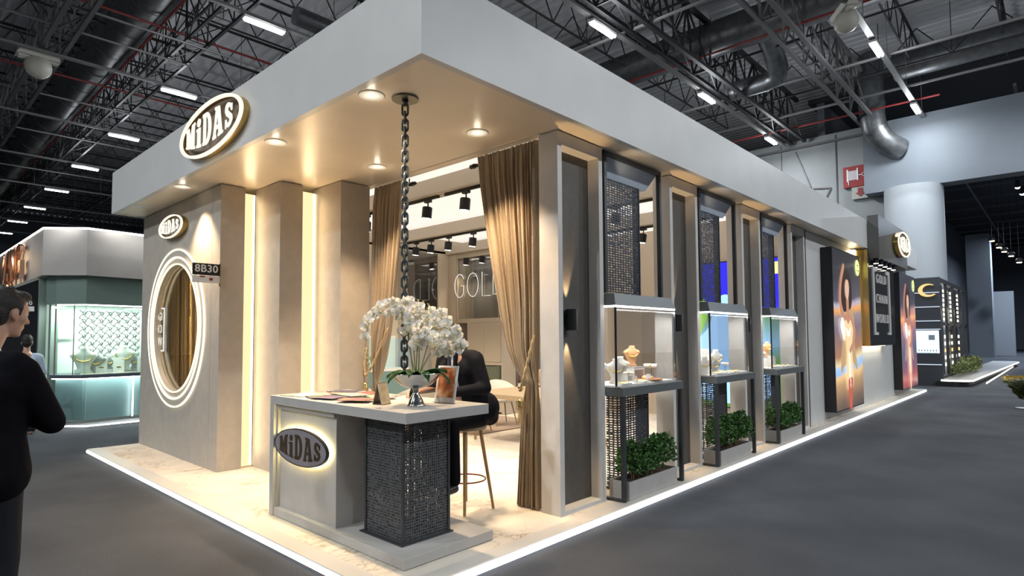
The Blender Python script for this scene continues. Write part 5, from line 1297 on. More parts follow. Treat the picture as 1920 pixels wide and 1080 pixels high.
poster(18.75, 20.95, 'tall backlit poster of a woman in red firelight, the far one past the sign box', False, 2)

sx0, sx1 = 14.93, 18.1
t = empty('sign_box', (16.3, 3.0, 1.38), 'dark hanging sign box reading GOLD CHAIN WORLD with gold side and glowing oval name', 'sign')
MB().box((sx0, 2.83, 3.28), (sx1, 3.04, 4.22)).build('header', mat('sign_header', (.11, .11, .105), .4), t)
MB().box((14.7, 3.02, 1.38), (17.4, 3.30, 3.28)).build('panel', mat('sign_panel_dark', (.09, .095, .10), .14, metal=.5), t)
MB().box((14.66, 3.0, 1.38), (14.70, 3.30, 3.45)).build('gold_side', M_brass, t)
mb = MB(); mb.box((14.60, 3.22, 1.40), (14.655, 3.32, 3.46)); mb.box((14.7, 3.24, 1.36), (17.4, 3.31, 1.378)); mb.build('edge_glow', glow('sign_edge_warm', (1, .85, .55), 5), t)
light('AREA', (14.58, 3.2, 2.4), 4, (1, .82, .5), .1, 2.0, aim=(14.2, 3.33, 2.4)); light('AREA', (16, 3.2, 1.34), 5, (1, .95, .85), 2.6, .1, aim=(16, 3.3, .6))
M_l2 = glow('sign_letters_soft', (.95, .97, 1), .24)
for k, (tx, zz) in enumerate((('GOLD', 2.88), ('CHAIN', 2.43), ('WORLD', 1.98))):
    MB().add(*text_geo(tx, .30, .01, 1.35, -.006), frame_mx((16.02, 3.012, zz), '-y')).build('text', M_l2, t)
mb = MB(); mb.box((15.20, 3.00, 1.62), (15.27, 3.016, 3.12)); mb.box((15.27, 3.00, 3.04), (15.52, 3.016, 3.12)); mb.box((15.27, 3.00, 1.62), (15.5, 3.016, 1.68)); mb.box((16.78, 3.00, 1.62), (16.85, 3.016, 3.12)); mb.box((16.55, 3.00, 3.04), (16.78, 3.016, 3.12)); mb.box((16.6, 3.00, 1.62), (16.78, 3.016, 1.68)); mb.build('bracket', M_l2, t)
oval_sign((17.05, 2.70, 3.78), '-y', .72, .30, .12, 'glowing oval name sign on the far sign box header')
pr_ = proto('spotlight')
MB().bar((0, 0, 0), (0, 0, .10), .05, n=14).build('housing', M_black, pr_, smooth='angle'); MB().bar((0, 0, -.006), (0, 0, -.001), .046, n=14).build('lens', M_dl, pr_)
for i in range(5):
    o = pr_ if i == 0 else copy_tree(pr_); place(o, (15.05+.45*i, 2.92, 3.175), 0, f'small spotlight under the sign box header, {ordn(i)} from the near end', 'spotlight', 'spotlights under the sign header')
    light('SPOT', (15.05+.45*i, 2.90, 3.16), 3.5, (1, .9, .7), aim=(15.05+.45*i, 3.02, 2.2), spot=60, blend=.7, radius=.02)

# ================================================================== INSIDE THE ROOM
ts = proto('track_spotlight')
MB().bar((0, 0, -.03), (0, 0, -.14), .010, n=8).build('stem', M_black, ts)
MB().box((-.025, -.055, -.03), (.025, .055, 0)).build('adapter', M_black, ts)
mtx = Matrix.Rotation(radians(8), 4, 'X')
MB().lathe([(0, -.24), (.068, -.24), (.068, -.10), (.055, -.085), (0, -.085)], n=24, mtx=mtx).build('housing', M_black, ts, smooth='angle')
MB().lathe([(0, -.246), (.056, -.246), (.056, -.241), (0, -.241)], n=20, mtx=mtx).build('lens', M_dl, [c for c in ts.children if c.name.startswith('housing')][0])
TS = [(5.17, 6.20), (5.17, 5.45), (5.17, 7.63), (7.34, 9.15), (7.34, 8.70), (7.34, 8.20), (7.34, 7.55), (9.14, 9.61), (9.14, 9.11), (5.17, 4.5), (7.34, 6.0), (7.34, 4.6), (9.14, 7.0), (9.14, 5.2)]
wh = {5.17: 'first ceiling beam', 7.34: 'second ceiling beam', 9.14: 'third ceiling beam'}
cnt = {}
for i, (x, y) in enumerate(TS):
    o = ts if i == 0 else copy_tree(ts); c = cnt.get(x, 0); cnt[x] = c+1
    place(o, (x, y, 3.462), 0, f'black track spotlight on the {wh[x]}, {ordn(c)}', 'spotlight', 'track spotlights in the room')
    light('SPOT', (x, y, 3.18), 80, (1, .84, .62), aim=(x+.1, y+.25, 0), spot=100, blend=.8, radius=.05)
for x, segs, lb in ((5.17, ((3.6, 5.85), (5.98, 8.2)), 'first ceiling beam'), (7.34, ((3.7, 9.6),), 'second ceiling beam'), (9.14, ((4, 9.9),), 'third ceiling beam')):
    mb = MB()
    for a, b in segs: mb.box((x-.017, a, 3.463), (x+.017, b, 3.499))
    tag(mb.build('light_track', M_black), f'black lighting track under the {lb}', 'light track', 'lighting tracks')

# display cabinet with lettered glass
t = empty('display_cabinet', (9.15, 9.2, .01), 'tall beige display cabinet with smoked glass reading GOLD at the back of the room', 'cabinet')
M_cab = mat('cabinet_beige', (.50, .44, .36), .5)
mb = MB()
for y in (8.50, 9.88): mb.box((9.10, y, .01), (9.5, y+.04, 3.5))
mb.box((9.10, 8.54, 1.93), (9.5, 9.88, 2.02)); mb.box((9.10, 8.54, 3.38), (9.5, 9.88, 3.5)); mb.box((9.10, 8.54, 1.02), (9.5, 9.88, 1.08)); mb.box((9.10, 8.54, .05), (9.5, 9.88, .5)); mb.build('body', M_cab, t)
mb = MB(); mb.box((9.48, 8.54, .5), (9.5, 9.88, 3.38)); mb.build('back_panel', mat('cabinet_back_grey', (.34, .335, .33), .3), t)
MB().box((9.12, 8.54, 2.02), (9.13, 9.88, 3.38)).build('glass_pane', M_glassd, t)
for y0, y1 in ((8.545, 9.05), (9.055, 9.56)): MB().box((9.095, y0, 1.085), (9.115, y1, 1.925)).build('door', M_cab, t, bevel=.002)
M_neon = glow('neon_soft', (1, .95, .85), .7)
def neon(paths, y, z, s=.56):
    mb = MB()
    for P_ in paths: mb.tube([(9.09, y-s*a, z+s*b) for a, b in P_], .008, 6)
    mb.build('neon_letter', M_neon, t, smooth=True)
neon([arc(0, 0, .30, .48, .6, 5.6, 20)+[(.25, 0), (.08, 0)]], 9.80, 2.76, .54); neon([arc(0, 0, .32, .48, 0, 6.28, 24)], 9.38, 2.76, .54)
neon([[(-.2, .48), (-.2, -.48), (.25, -.48)]], 8.98, 2.76, .54); neon([[(-.2, .48), (-.2, -.48)]+arc(-.05, 0, .35, .48, -1.5, 1.5, 14)+[(-.2, .48)]], 8.66, 2.76, .5)
mb = MB(); mb.box((9.11, 8.6, .52), (9.12, 9.85, 1.0)); mb.build('lower_glass', M_glassg, t)
light('AREA', (9.3, 9.2, 3.36), 5, WHITE, .2, 1.2, aim=(9.3, 9.2, 2))
struct('wall_room_corner', MB().box((9.1, 9.93, 0), (9.5, 10.2, 3.5)), M_roomwall)
# wall glass and cabinets on the back wall
t = empty('display_cabinet', (8.2, 10.1, .01), 'smoked glass wall cabinet behind the hanging chain at the back wall', 'cabinet')
mb = MB(); mb.box((7.70, 9.95, .01), (7.74, 10.19, 3.45)); mb.box((8.58, 9.95, .01), (8.62, 10.19, 3.45)); mb.box((7.74, 9.95, 1.9), (8.58, 10.19, 1.98)); mb.box((7.74, 9.95, .01), (8.58, 10.19, .9)); mb.build('body', M_cab, t)
MB().box((7.74, 10.17, .9), (8.58, 10.19, 3.45)).build('back_panel', mat('cabinet_back_grey', (.2, .2, .2), .3), t)
MB().box((7.74, 9.97, 1.98), (8.58, 9.98, 3.45)).build('glass_pane', M_glassd, t)
t = empty('counter_unit', (6.6, 10.0, .01), 'low teal cabinet with lit glass top against the back wall, behind the left-hand curtain', 'cabinet')
MB().box((5.9, 9.7, .01), (7.6, 10.19, .95)).build('body', M_teal, t); MB().box((5.9, 9.7, .95), (7.6, 10.19, 1.0)).build('top', M_white, t)
mb = MB(); mb.box((5.9, 9.7, 1.0), (7.6, 9.706, 1.6)); mb.build('glass_pane', M_glassg, t)
MB().box((5.9, 10.17, 1.0), (7.6, 10.18, 1.65)).build('back_panel', M_white, t)
for i in range(3):
    disp(bustW, 6.1+.42*i, 9.95, 1.0, radians(60), f'white necklace bust on the back wall counter, {ordn(i)} from the left', 'necklace bust', 'busts on the back counter', 1.1)
# big video screen on the end wall
t = empty('video_screen', (11.27, 4.6, .3), 'large glowing blue video screen on the end wall, seen through the showcases', 'screen')
MB().box((11.24, 3.62, .25), (11.295, 5.4, 3.04)).build('housing', M_black, t)
m_s, nt, b = nodes_of('screen_picture'); L = nt.links.new; tc = N(nt, 'ShaderNodeTexCoord'); sp = N(nt, 'ShaderNodeSeparateXYZ'); L(tc.outputs['Object'], sp.inputs[0])
d = N(nt, 'ShaderNodeMath', operation='DIVIDE'); L(sp.outputs[2], d.inputs[0]); d.inputs[1].default_value = 2.8
r = ramp(nt, [(0, (.10, .22, .03)), (.3, (.16, .34, .06)), (.42, (.25, .5, .75)), (.6, (.12, .25, .08)), (.66, (.02, .02, .7)), (1, (.02, .015, .75))]); L(d.outputs[0], r.inputs[0]); L(r.outputs[0], b.inputs['Emission Color']); b.inputs['Emission Strength'].default_value = 1.1; b.inputs['Base Color'].default_value = (0, 0, 0, 1)
MB().box((11.235, 3.64, .27), (11.24, 5.38, 3.02)).build('picture', m_s, t)
for nm, pts, c in (('figure_shape', [(-.75, -1.2), (-.8, -.3), (-.45, .15), (-.35, .6), (-.1, .75), (.15, .5), (.2, .1), (.55, -.3), (.6, -1.2)], (.35, .62, 1)), ('tag_shape', [(.7, 1.08), (.98, 1.08), (.98, 1.3), (.7, 1.3)], (.75, .9, .3)), ('leaf_shape', [(-.8, -.2), (-.5, .3), (-.55, .7), (-.85, .5)], (.2, .4, .06))):
    MB().add(*poly_geo([blob(pts) if nm != 'tag_shape' else pts], .002), frame_mx((11.232, 4.55, 1.65), '-x')).build(nm, em('scr_'+nm, c, 1.2), t)

# round-backed chairs and tables
def chair_p():
    t = proto('dining_chair'); Mf = mat('chair_shell_cream', (.62, .58, .52), .55)
    mb = MB().lathe([(0, .42), (.20, .42), (.235, .44), (.24, .47), (.22, .485), (0, .485)], n=26); mb.build('seat', Mf, t, smooth='angle')
    mb = MB(); n = 22; vs = []
    for k in range(n+1):
        a = -2.0+4.0*k/n; h = .34*cos(a*.42)**2
        for zz, rr in ((.44, .235), (.52, .27), (.46+h, .285), (.47+h, .265), (.52, .25), (.44, .215)): vs.append((-rr*cos(a), rr*sin(a), zz))
    mb.add(vs, [(i*6+k, i*6+(k+1) % 6, (i+1)*6+(k+1) % 6, (i+1)*6+k) for i in range(n) for k in range(6)]+[(0,1,2,3,4,5), tuple(range(n*6, n*6+6))[::-1]]); mb.build('backrest', Mf, t, smooth=True)
    for sx_, sy_ in ((1, 1), (1, -1), (-1, 1), (-1, -1)): MB().bar((.13*sx_, .13*sy_, .43), (.21*sx_, .21*sy_, .005), .016, .010, 8).build('leg', M_wood, t, smooth='angle')
    return t
cp = chair_p()
chs = [(7.15, 7.35, -1.57, 'cream shell chair behind the left part of the wooden table'), (8.05, 7.55, -1.9, 'cream shell chair at the far corner of the wooden table'), (8.45, 6.75, 2.9, 'cream shell chair with the person in beige, at the far end of the wooden table'), (6.9, 4.85, 1.57, 'cream shell chair on the near side of the wooden table'), (6.0, 9.0, -1.2, 'cream shell chair in front of the teal cabinet'), (6.1, 7.9, 1.9, 'cream shell chair in the left part of the room')]
for i, (x, y, a, lb) in enumerate(chs):
    o = cp if i == 0 else copy_tree(cp); place(o, (x, y, .005), a, lb, 'chair', 'cream shell chairs')
t = empty('dining_table', (7.2, 6.05, .005), 'pale wooden meeting table seen between the curtains', 'table')
M_tt = mat('table_oak_pale', (.52, .40, .26), .45, noise=.1)
MB().box((6.5, 5.2, .68), (7.9, 6.9, .75)).build('top', M_tt, t, bevel=.004)
for x in (6.62, 7.78):
    for y in (5.32, 6.78): MB().bar((x, y, .68), (x, y, .006), .03, .02, 10).build('leg', M_wood, t)
bt = proto('bottle'); MB().lathe([(0, 0), (.028, 0), (.03, .01), (.03, .12), (.014, .16), (.012, .2), (0, .2)], n=16).build('body', mat('bottle_brown', (.05, .03, .015), .2), bt, smooth='angle'); MB().lathe([(.0305, .03), (.0305, .09)], n=16).build('label_band', M_white, bt); place(bt, (7.5, 6.62, .751), 0, 'dark bottle standing on the pale wooden table', 'bottle')
mb = MB(); mb.box((6.9, 7.05, .008), (8.9, 8.6, .016)); tag(mb.build('rug', mat('rug_taupe', (.34, .26, .21), .95)), 'taupe rug on the room floor beyond the table', 'rug')

# person in beige at the far end of the table, back towards us
f = V((.35, .93, 0)).normalized(); rt = f.cross(V((0, 0, 1))); O = V((8.45, 7.02, 0))
def Q(a, b, z): return O+f*a+rt*b+V((0, 0, z))
f = V((-.95, -.3, 0)).normalized(); rt = f.cross(V((0, 0, 1))); O = V((8.45, 6.75, 0))
body = MB(); hc = Q(.05, 0, 1.20); P, R = head(body, hc, f); body.caps(hc-V((0, 0, .08)), Q(0, 0, 1.0), .05, .06); body.caps(Q(0, 0, .95), Q(0, 0, .55), .12, .12)
for e in (-1, 1):
    body.caps(Q(0, .09*e, .55), Q(.42, .10*e, .55), .08, .06); body.caps(Q(.42, .10*e, .55), Q(.40, .10*e, .10), .055, .04); body.caps(Q(.40, .10*e, .06), Q(.52, .11*e, .045), .035, .03)
    arm_hand(body, Q(0, .18*e, .95), Q(.10, .24*e, .72), Q(.32, .14*e, .80), Q(.40, .06*e, .80))
pb = organic(body, 'person', M_skin, None, .012, 3, base=(O.x, O.y, .005)); tag(pb, 'person in a beige top sitting at the far end of the wooden table', 'person')
hair_short(P, R, pb)
j = MB(); j.caps(Q(0, -.14, .97), Q(0, .14, .97), .075); j.caps(Q(0, -.06, .9), Q(0, -.06, .6), .14); j.caps(Q(0, .06, .9), Q(0, .06, .6), .14)
for e in (-1, 1): j.caps(Q(0, .18*e, .95), Q(.10, .25*e, .72), .07, .06); j.caps(Q(.10, .25*e, .72), Q(.29, .15*e, .79), .055, .045)
organic(j, 'sweater', mat('sweater_beige', (.50, .36, .24), .9), pb, .014, 4)
tr = MB()
for e in (-1, 1): tr.caps(Q(0, .09*e, .56), Q(.42, .10*e, .56), .10, .075); tr.caps(Q(.42, .10*e, .56), Q(.40, .10*e, .12), .07, .055)
organic(tr, 'trousers', M_trou, pb, .014, 3)

# ================================================================== NEIGHBOURING STAND AT THE LEFT
NB = empty('corner_stand', (2.8, 14.5, GZ), 'neighbouring grey and green jewellery stand at the left with angled lit fascia', 'exhibition stand')
front = [(2.23, 26), (2.23, 14.0), (2.82, 13.45), (3.8, 13.57), (7.0, 13.95)]
def wallstrip(pts, z0, z1, th, off=0):
    mb = MB()
    for (xa, ya), (xb, yb) in zip(pts[:-1], pts[1:]):
        d = V((xb-xa, yb-ya, 0)).normalized(); n_ = V((-d.y, d.x, 0))   # inward
        if n_.dot(V((4.5-xa, 20-ya, 0))) < 0: n_ = -n_
        a = V((xa, ya, 0))+n_*off; b = V((xb, yb, 0))+n_*off
        mb.add([(a.x, a.y, z0), (b.x, b.y, z0), (b.x+n_.x*th, b.y+n_.y*th, z0), (a.x+n_.x*th, a.y+n_.y*th, z0), (a.x, a.y, z1), (b.x, b.y, z1), (b.x+n_.x*th, b.y+n_.y*th, z1), (a.x+n_.x*th, a.y+n_.y*th, z1)], [(0,3,2,1),(4,5,6,7),(0,1,5,4),(1,2,6,5),(2,3,7,6),(3,0,4,7)])
    return mb
wallstrip(front, 2.82, 3.70, .12).build('fascia', mat('nb_fascia', (.42, .40, .38), .6, noise=.15, nscale=1.5), NB)
wallstrip(front, 3.70, 3.735, .03, -.01).build('light_strip', glow('nb_led', (1, .97, .95), 4), NB)
fr2 = [(2.36, 14.35), (2.46, 14.02), (2.86, 13.60), (3.8, 13.72), (6.8, 14.08)]
wallstrip(fr2, 2.28, 2.82, .1, 0).build('valance', M_greenp, NB)
MB().prism(fr2+[(6.8, 16), (2.5, 16)], 2.80, 2.82).build('soffit', M_greenp, NB)
wallstrip(fr2[1:], 2.255, 2.279, .03, .02).build('light_strip', glow('nb_led', (1, .97, .95), 4), NB)
wallstrip(fr2[1:], .06, .86, .1, .05).build('base', M_teal, NB)
MB().prism([(2.42, 14.05), (2.80, 13.55), (3.8, 13.67), (6.8, 14.03), (6.8, 14.8), (2.5, 14.8)], .86, .925).build('counter_top', mat('nb_top', (.10, .12, .15), .3), NB)
wallstrip([(2.42, 14.05), (2.80, 13.55), (3.8, 13.67), (6.8, 14.03)], .84, .858, .03, .02).build('light_strip', glow('nb_led2', (.85, 1, .97), 9), NB)
mb = wallstrip(fr2[1:], .925, 2.255, .008, .02); mb.build('glass_pane', M_glassg, NB)
mb = MB(); mb.box((2.455, 14.02, .925), (2.48, 14.045, 2.28)); mb.box((2.70, 13.745, .925), (2.715, 13.76, 2.28)); mb.build('glass_joint', M_silver, NB)
mb = MB(); mb.box((2.5, 14.72, .925), (6.8, 14.8, 2.28)); mb.build('back_panel', mat('nb_back_pale', (.60, .66, .62), .6), NB)
mb = MB(); mb.box((2.44, 14.3, GZ), (2.56, 14.5, 2.82)); mb.box((2.28, 14.5, GZ), (2.40, 14.62, 2.82)); mb.build('post', M_greenp, NB)
mb = MB(); mb.box((2.5, 14.8, 0), (2.9, 14.84, 2.82)); mb.box((2.52, 14.6, 1.65), (2.9, 14.66, 1.67)); mb.build('side_panel', M_mint, NB)
MB().prism([(2.10, 26), (2.16, 14.06), (2.86, 13.36), (3.9, 13.42), (7.1, 13.8), (7.1, 26)], GZ, 0.0).build('platform', mat('nb_floor', (.35, .36, .36), .6), NB)
wallstrip([(2.10, 26), (2.16, 14.06), (2.86, 13.36), (3.9, 13.42), (7.1, 13.8)], -.03, -.01, .01, -.006).build('light_strip', glow('nb_led3', (1, 1, 1), 8), NB)
MB().box((3.70, 13.66, .06), (3.72, 13.68, .86)).build('vertical_light', glow('nb_led3', (1, 1, 1), 8), NB)
light('AREA', (3.2, 13.38, 3.82), 9, (1, .97, .93), 2.2, .1, aim=(3.25, 13.56, 2.6)); light('AREA', (2.15, 16.5, 3.82), 14, (1, .97, .93), .1, 4.5, aim=(2.26, 16.5, 2.6))
light('AREA', (3.4, 14.1, 2.24), 48, (.97, 1, .97), 2.0, .4, aim=(3.4, 14.2, .9)); light('AREA', (3.3, 13.52, .83), 4, (.9, 1, .98), 1.6, .05, aim=(3.25, 13.75, .2))
light('AREA', (3.25, 13.80, 2.22), 26, (1, 1, .98), 1.6, .06, aim=(3.35, 14.25, 1.1))
light('POINT', (3.6, 16.5, 2.4), 40, (.93, 1, .95), radius=.3)
struct('wall_neighbour_back', MB().box((2.9, 18, 0), (7, 18.1, 2.82)), M_mint)
# black diamond lattice on the back panel
mb = MB(); lx0, lx1, lz0, lz1 = 2.98, 4.10, .96, 2.20; st_ = .155
for fam in (1, -1):
    for k in range(-12, 24):
        seg = []
        for q in range(61):
            x = lx0+(lx1-lx0)*q/60; z = lz0+fam*(x-lx0)*1.0+k*st_+(0 if fam == 1 else 0)+.018*sin(q*pi/60*(lx1-lx0)/st_*2)
            if lz0 <= z <= lz1: seg.append((x, 14.70, z))
        if len(seg) > 2: mb.tube(seg, .0055, 5)
for r_ in range(8):
    for c in range(7): mb.tube([(lx0+.08+st_*c+.03*cos(a), 14.69, lz0+.08+st_*r_+.05*sin(a)) for a in [pi*i/8-.5 for i in range(9)]], .006, 5)
tag(mb.build('lattice_screen', M_black, smooth=True), 'black diamond lattice on the back of the left showcase', 'lattice')
# letters on its fascia (three letters and a swoosh)
t = empty('fascia_lettering', (2.2, 16.2, 2.8), 'large rose-gold letters with a swoosh on the fascia of the left stand', 'lettering')
for k, (chx, yy) in enumerate((('A', 17.15), ('N', 16.55), ('G', 15.85))):
    MB().add(*text_geo(chx, 1.0, .08, 1, .012), frame_mx((2.14, yy, 3.20), '-x')).build('letter', M_rose, t)
mb = MB().tube([(2.14, 18.15-.25*i/10, 2.85+.75*(i/10)) for i in range(11)], [.02+.07*sin(pi*i/10) for i in range(11)], 8).tube([(2.14, 17.65-.5*sin(i/10*3), 2.45+.55*(i/10)) for i in range(11)], [.015+.05*sin(pi*i/10) for i in range(11)], 8)
mb.build('swoosh', M_rose, t, smooth=True)
light('AREA', (1.7, 16.6, 3.3), 10, WARM, 1.5, .3, aim=(2.2, 16.6, 3.2))
t = empty('number_sign', (2.1, 15.0, 2.2), 'small black flag sign reading 8C30 under the left stand fascia', 'sign')
MB().box((1.98, 14.99, 2.27), (2.28, 15.0, 2.39)).build('black_plate', M_black, t); MB().box((2.08, 14.992, 2.17), (2.28, 15.0, 2.265)).build('white_strip', M_white, t)
MB().add(*text_geo('8C30', .11, .004, 1.05, .002), frame_mx((2.12, 14.986, 2.33), '-y')).build('text', M_signw, t)
# displays in the left case
zc = .926; G = 'jewellery displays in the left stand'
disp(bustW, 2.93, 13.98, zc, radians(75), 'white necklace bust at the left in the neighbouring green showcase', 'necklace bust', G, 1.75)
disp(bustG, 3.13, 13.98, zc, radians(75), 'grey necklace bust second from the left in the neighbouring green showcase', 'necklace bust', G, 1.7)
disp(bustW, 3.62, 14.02, zc+.02, radians(80), 'bright white necklace bust standing before the diamond lattice', 'necklace bust', G, 1.75)
disp(bustG, 3.36, 14.0, zc+.08, radians(80), 'small grey bust left of the bright white one in the green showcase', 'necklace bust', G, 1.0)
disp(bustG, 3.83, 14.05, zc+.08, radians(80), 'small grey bust right of the bright white one in the green showcase', 'necklace bust', G, 1.0)
for i, x in enumerate((3.22, 3.52, 3.95)): disp(bk_, x, 13.95, zc, radians(80), f'white slanted display block in the green showcase, {ordn(i)} from the left', 'display block', G, 1.9)
for i in range(7): disp(tr_, 2.90+.145*i, 13.80+.012*i, zc, .1, f'small white tray at the front of the green showcase, {ordn(i)} from the left', 'jewellery tray', G, .75)
t = empty('step_shelf', (3.4, 14.0, zc), 'low white step along the middle of the green showcase', 'shelf'); MB().box((2.85, 14.10, zc), (4.1, 14.35, zc+.08)).build('step', M_white, t)
for i in range(5): disp(rs_, 2.96+.24*i, 14.22, zc+.081, 0, f'small display riser on the white step of the green showcase, {ordn(i)} from the left', 'display stand', G, .9)
# flowers on its platform
t = empty('flower_arrangement', (2.42, 13.86, 0), 'small mixed red, white and yellow flowers on the corner of the left stand floor', 'flowers')
random.seed(9)
fc = [(.35, .02, .03), (.8, .8, .78), (.75, .6, .15), (.35, .02, .05), (.8, .82, .8)]
for k in range(16):
    c = V((2.42+random.uniform(-.13, .17), 13.84+random.uniform(-.06, .06), .05+random.uniform(0, .08))); mb = MB()
    for q in range(6): mb.ell(c+V((.018*cos(q*1.05), .018*sin(q*1.05), 0)), (.014, .014, .008), 8, 6)
    mb.build('flower', mat('flower_%d' % (k % 5), fc[k % 5], .6), t, smooth=True)
mb, tw = bush('greens', 2.43, 13.84, 0, .16, .06, .09, 5, 160, leaf=.03); mb.build('greenery', M_leaf2, t)
# visitor in pale blue, far inside the left stand (only a shoulder and head show)
# (stands beyond the neighbour's glass)
f = V((.2, 1, 0)).normalized(); rt = f.cross(V((0, 0, 1))); O = V((1.95, 13.4, GZ))
def Q(a, b, z): return O+f*a+rt*b+V((0, 0, z))
body = MB(); hc = Q(.03, 0, 1.62); P, R = head(body, hc, f); body.caps(hc-V((0, 0, .08)), Q(0, 0, 1.42), .05, .06); body.caps(Q(0, 0, 1.35), Q(0, 0, .95), .12, .12)
for e in (-1, 1):
    body.caps(Q(0, .09*e, .92), Q(0, .09*e, .1), .08, .045); body.caps(Q(-.02, .10*e, .04), Q(.12, .11*e, .035), .035, .03); arm_hand(body, Q(0, .18*e, 1.35), Q(.0, .24*e, 1.08), Q(.16, .2*e, .95), Q(.24, .18*e, .9))
pc = organic(body, 'person', M_skin, None, .012, 3, base=(O.x, O.y, GZ)); tag(pc, 'person in a pale blue shirt farther off, mostly hidden behind the black suit', 'person')
hair_short(P, R, pc)
j = MB(); j.caps(Q(0, -.14, 1.36), Q(0, .14, 1.36), .075); j.caps(Q(0, -.06, 1.28), Q(0, -.06, .98), .135); j.caps(Q(0, .06, 1.28), Q(0, .06, .98), .135)
for e in (-1, 1): j.caps(Q(0, .18*e, 1.35), Q(0, .25*e, 1.08), .07, .055); j.caps(Q(0, .25*e, 1.08), Q(.15, .21*e, .96), .052, .04)
organic(j, 'shirt', mat('shirt_paleblue', (.45, .55, .68), .8), pc, .014, 4)
tr = MB()
for e in (-1, 1): tr.caps(Q(0, .085*e, .95), Q(0, .10*e, .1), .115, .075)
organic(tr, 'trousers', M_trou, pc, .014, 3)

# ================================================================== DARK STAND AT THE FAR RIGHT
RB = empty('dark_stand', (24.5, 3.4, GZ), 'dark shelved exhibition stand at the far right with a bright lit showcase window', 'exhibition stand')
M_db = mat('dark_blue_grey', (.055, .062, .075), .5); M_db2 = mat('dark_stand_side', (.04, .042, .045), .45)
mb = MB(); mb.box((24.5, 2.96, GZ), (24.7, 4.6, 1.0)); mb.box((24.5, 2.96, 1.78), (24.7, 4.6, 3.55)); mb.box((24.5, 2.96, 1.0), (24.7, 3.03, 1.78)); mb.build('front_wall', M_db, RB)
mb = MB()
for z in (3.03, 2.55, 2.08, 1.80, .62): mb.box((24.47, 2.98, z), (24.505, 4.6, z+.022))
mb.build('shelf_lines', glow('shelf_line', (.75, .85, 1), .9), RB)
MB().box((24.55, 3.03, 1.02), (24.9, 3.85, 1.77)).build('window_box', glow('cyan_window', (.62, .88, 1), 1.3), RB)
mb = MB(); mb.box((24.53, 3.15, 1.45), (24.56, 3.32, 1.62)); 
for q in range(8): mb.ell((24.54, 3.12+.08*q, 1.10), (.01, .02, .03), 6, 5)
mb.build('window_goods', mat('goods_grey', (.3, .35, .4), .5), RB)
mb = MB(); mb.box((24.7, 2.98, GZ), (32, 3.05, .25)); mb.box((24.7, 2.98, 3.4), (32, 3.05, 3.55)); mb.box((24.7, 2.98, 1.95), (32, 3.05, 2.05))
for x in (24.7, 26.2, 28.0, 30.0, 31.8): mb.box((x, 2.98, .25), (x+.2, 3.05, 3.4))
mb.build('side_frame', M_db2, RB)
random.seed(6)
for x in (24.95, 26.6, 28.4, 30.4):
    for k in range(7):
        z = 2.15+.17*k; ww = random.uniform(.4, .9); MB().box((x+.1, 3.10, z), (x+.1+ww, 3.16, z+.09)).build('lit_shelf', glow('stand_displays', (1, .93, .78), 1.6), RB)
    for k in range(5):
        z = .5+.25*k; ww = random.uniform(.3, .9); MB().box((x+.15, 3.10, z), (x+.15+ww, 3.16, z+.12)).build('lit_shelf', glow('stand_displays_warm', (1, .6, .25), 1.2) if k == 2 else glow('stand_displays', (1, .93, .78), 1.6), RB)
MB().box((24.7, 3.3, GZ), (32, 3.4, 3.5)).build('inner_wall', M_db2, RB)
# C-shaped gold emblem
MB().add(*poly_geo([arc(0, 0, .27, .22, .9, 5.6, 26)+arc(.05, .01, .20, .165, 5.3, 1.1, 26)], .05), frame_mx((24.44, 3.28, 3.12), '-x')).build('emblem', glow('emblem_gold', (1, .75, .3), .8), RB)
# rounded platform
plat = [(24.3, 3.0)]+[(24.3+.0+.5-.5*cos(a), 2.55-.35*sin(a)) for a in [0, .4, .8, 1.2, 1.57]]+[(43, 1.85)]+[(43+.8*sin(a), 2.35-.5*cos(a)) for a in [.3, .8, 1.2, 1.57]]+[(43.8, 3.0)]
RP = empty('stand_platform', (33, 2.5, GZ), 'long low platform with rounded corners and light strip before the dark stand', 'platform')
MB().prism(plat, .10, .16).build('deck', mat('deck_grey', (.30, .30, .28), .6), RP)
mb = MB()
for a, b in zip(plat[:-1], plat[1:]): mb.beam((*a, .13), (*b, .13), .02, .05)
mb.build('light_strip', glow('plat_led', (1, .97, .9), 4), RP)
sh_ = [(x, y+.12) for x, y in plat]; MB().prism(sh_, GZ, .10).build('plinth', M_black, RP)
MB().box((26.2, 1.98, GZ+.01), (41, 2.0, .0)).build('under_glow', glow('plat_led2', (1, .97, .9), .9), RP)
t = empty('clipped_hedge', (27, 2.8, .16), 'row of low clipped bushes on the platform before the dark stand', 'plant')
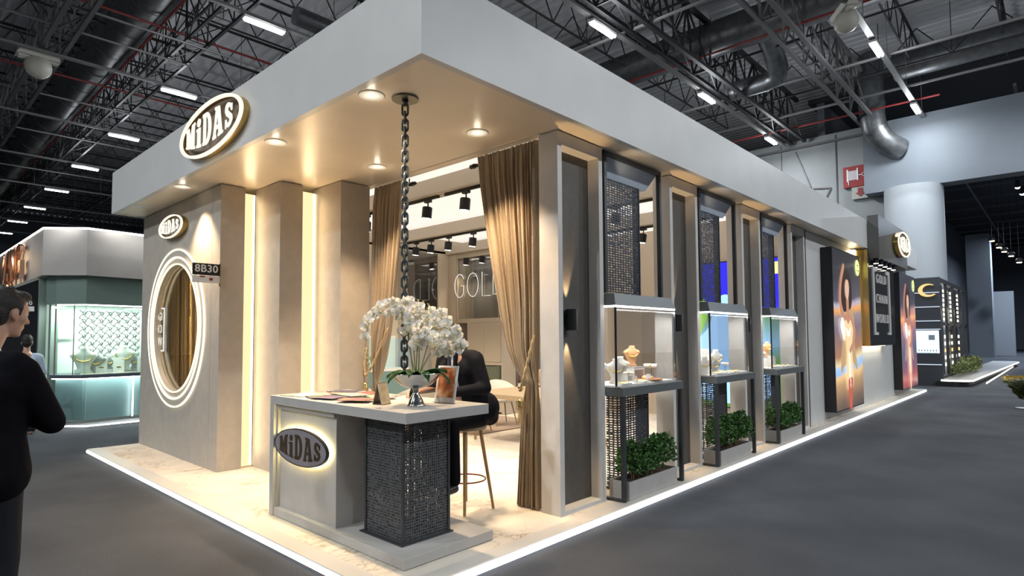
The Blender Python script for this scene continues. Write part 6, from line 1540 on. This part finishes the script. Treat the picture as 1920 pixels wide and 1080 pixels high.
mb, tw = bush('hedge', 28.6, 2.72, .16, 3.0, .22, .62, 8, 1800, leaf=.07); mb.build('foliage', mat('hedge_olive', (.16, .20, .07), .7, noise=.4, nscale=5), t)
light('AREA', (28.5, 2.4, 2.6), 30, (1, .9, .7), 5, .2, aim=(28.5, 2.6, .3))
# little topiary tree at the right edge
t = empty('topiary_tree', (18.05, .66, GZ), 'small cone-shaped plant with yellow top standing at the right edge of the aisle', 'plant')
x, y = 18.17, .69
MB().lathe([(0, 0), (.20, 0), (.20, .015), (0, .02)], (x, y, GZ), 24).build('base', M_black, t, smooth='angle')
MB().tube([(x, y, GZ), (x+.012, y, .1), (x, y+.01, .28)], [.022, .018, .02], 8).build('stem', M_wood, t, smooth=True)
rnd = random.Random(12); mb = MB(); mt = MB()
for k in range(1500):
    zz = rnd.uniform(0, 1); rr = (.06+.34*zz)*sqrt(rnd.uniform(.6, 1)); a = rnd.uniform(0, 2*pi)
    p = V((x+rr*cos(a), y+rr*sin(a), .16+.46*zz)); d = V((cos(a), sin(a), rnd.uniform(-.2, .8))).normalized(); s_ = d.orthogonal().normalized(); L = .06; p += V((rnd.uniform(-.03, .03), rnd.uniform(-.03, .03), rnd.uniform(-.03, .03)))
    (mt if zz > .88 else mb).add([p, p+d*L*.5+s_*.018, p+d*L, p+d*L*.5-s_*.018], [(0, 1, 2, 3)])
for k in range(500):
    rr = .38*sqrt(rnd.uniform(0, 1)); a = rnd.uniform(0, 2*pi); p = V((x+rr*cos(a), y+rr*sin(a), .62)); d = V((rnd.uniform(-.5, .5), rnd.uniform(-.5, .5), 1)).normalized(); s_ = d.orthogonal().normalized()
    mt.add([p, p+d*.02+s_*.016, p+d*.045, p+d*.02-s_*.016], [(0, 1, 2, 3)])
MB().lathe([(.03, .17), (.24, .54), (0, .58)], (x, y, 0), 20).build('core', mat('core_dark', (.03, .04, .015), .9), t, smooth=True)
mb.build('foliage', mat('topiary_green', (.12, .15, .04), .6, noise=.5, nscale=10), t); mt.build('yellow_top', mat('topiary_yellow', (.65, .48, .10), .6, noise=.3, nscale=8), t)
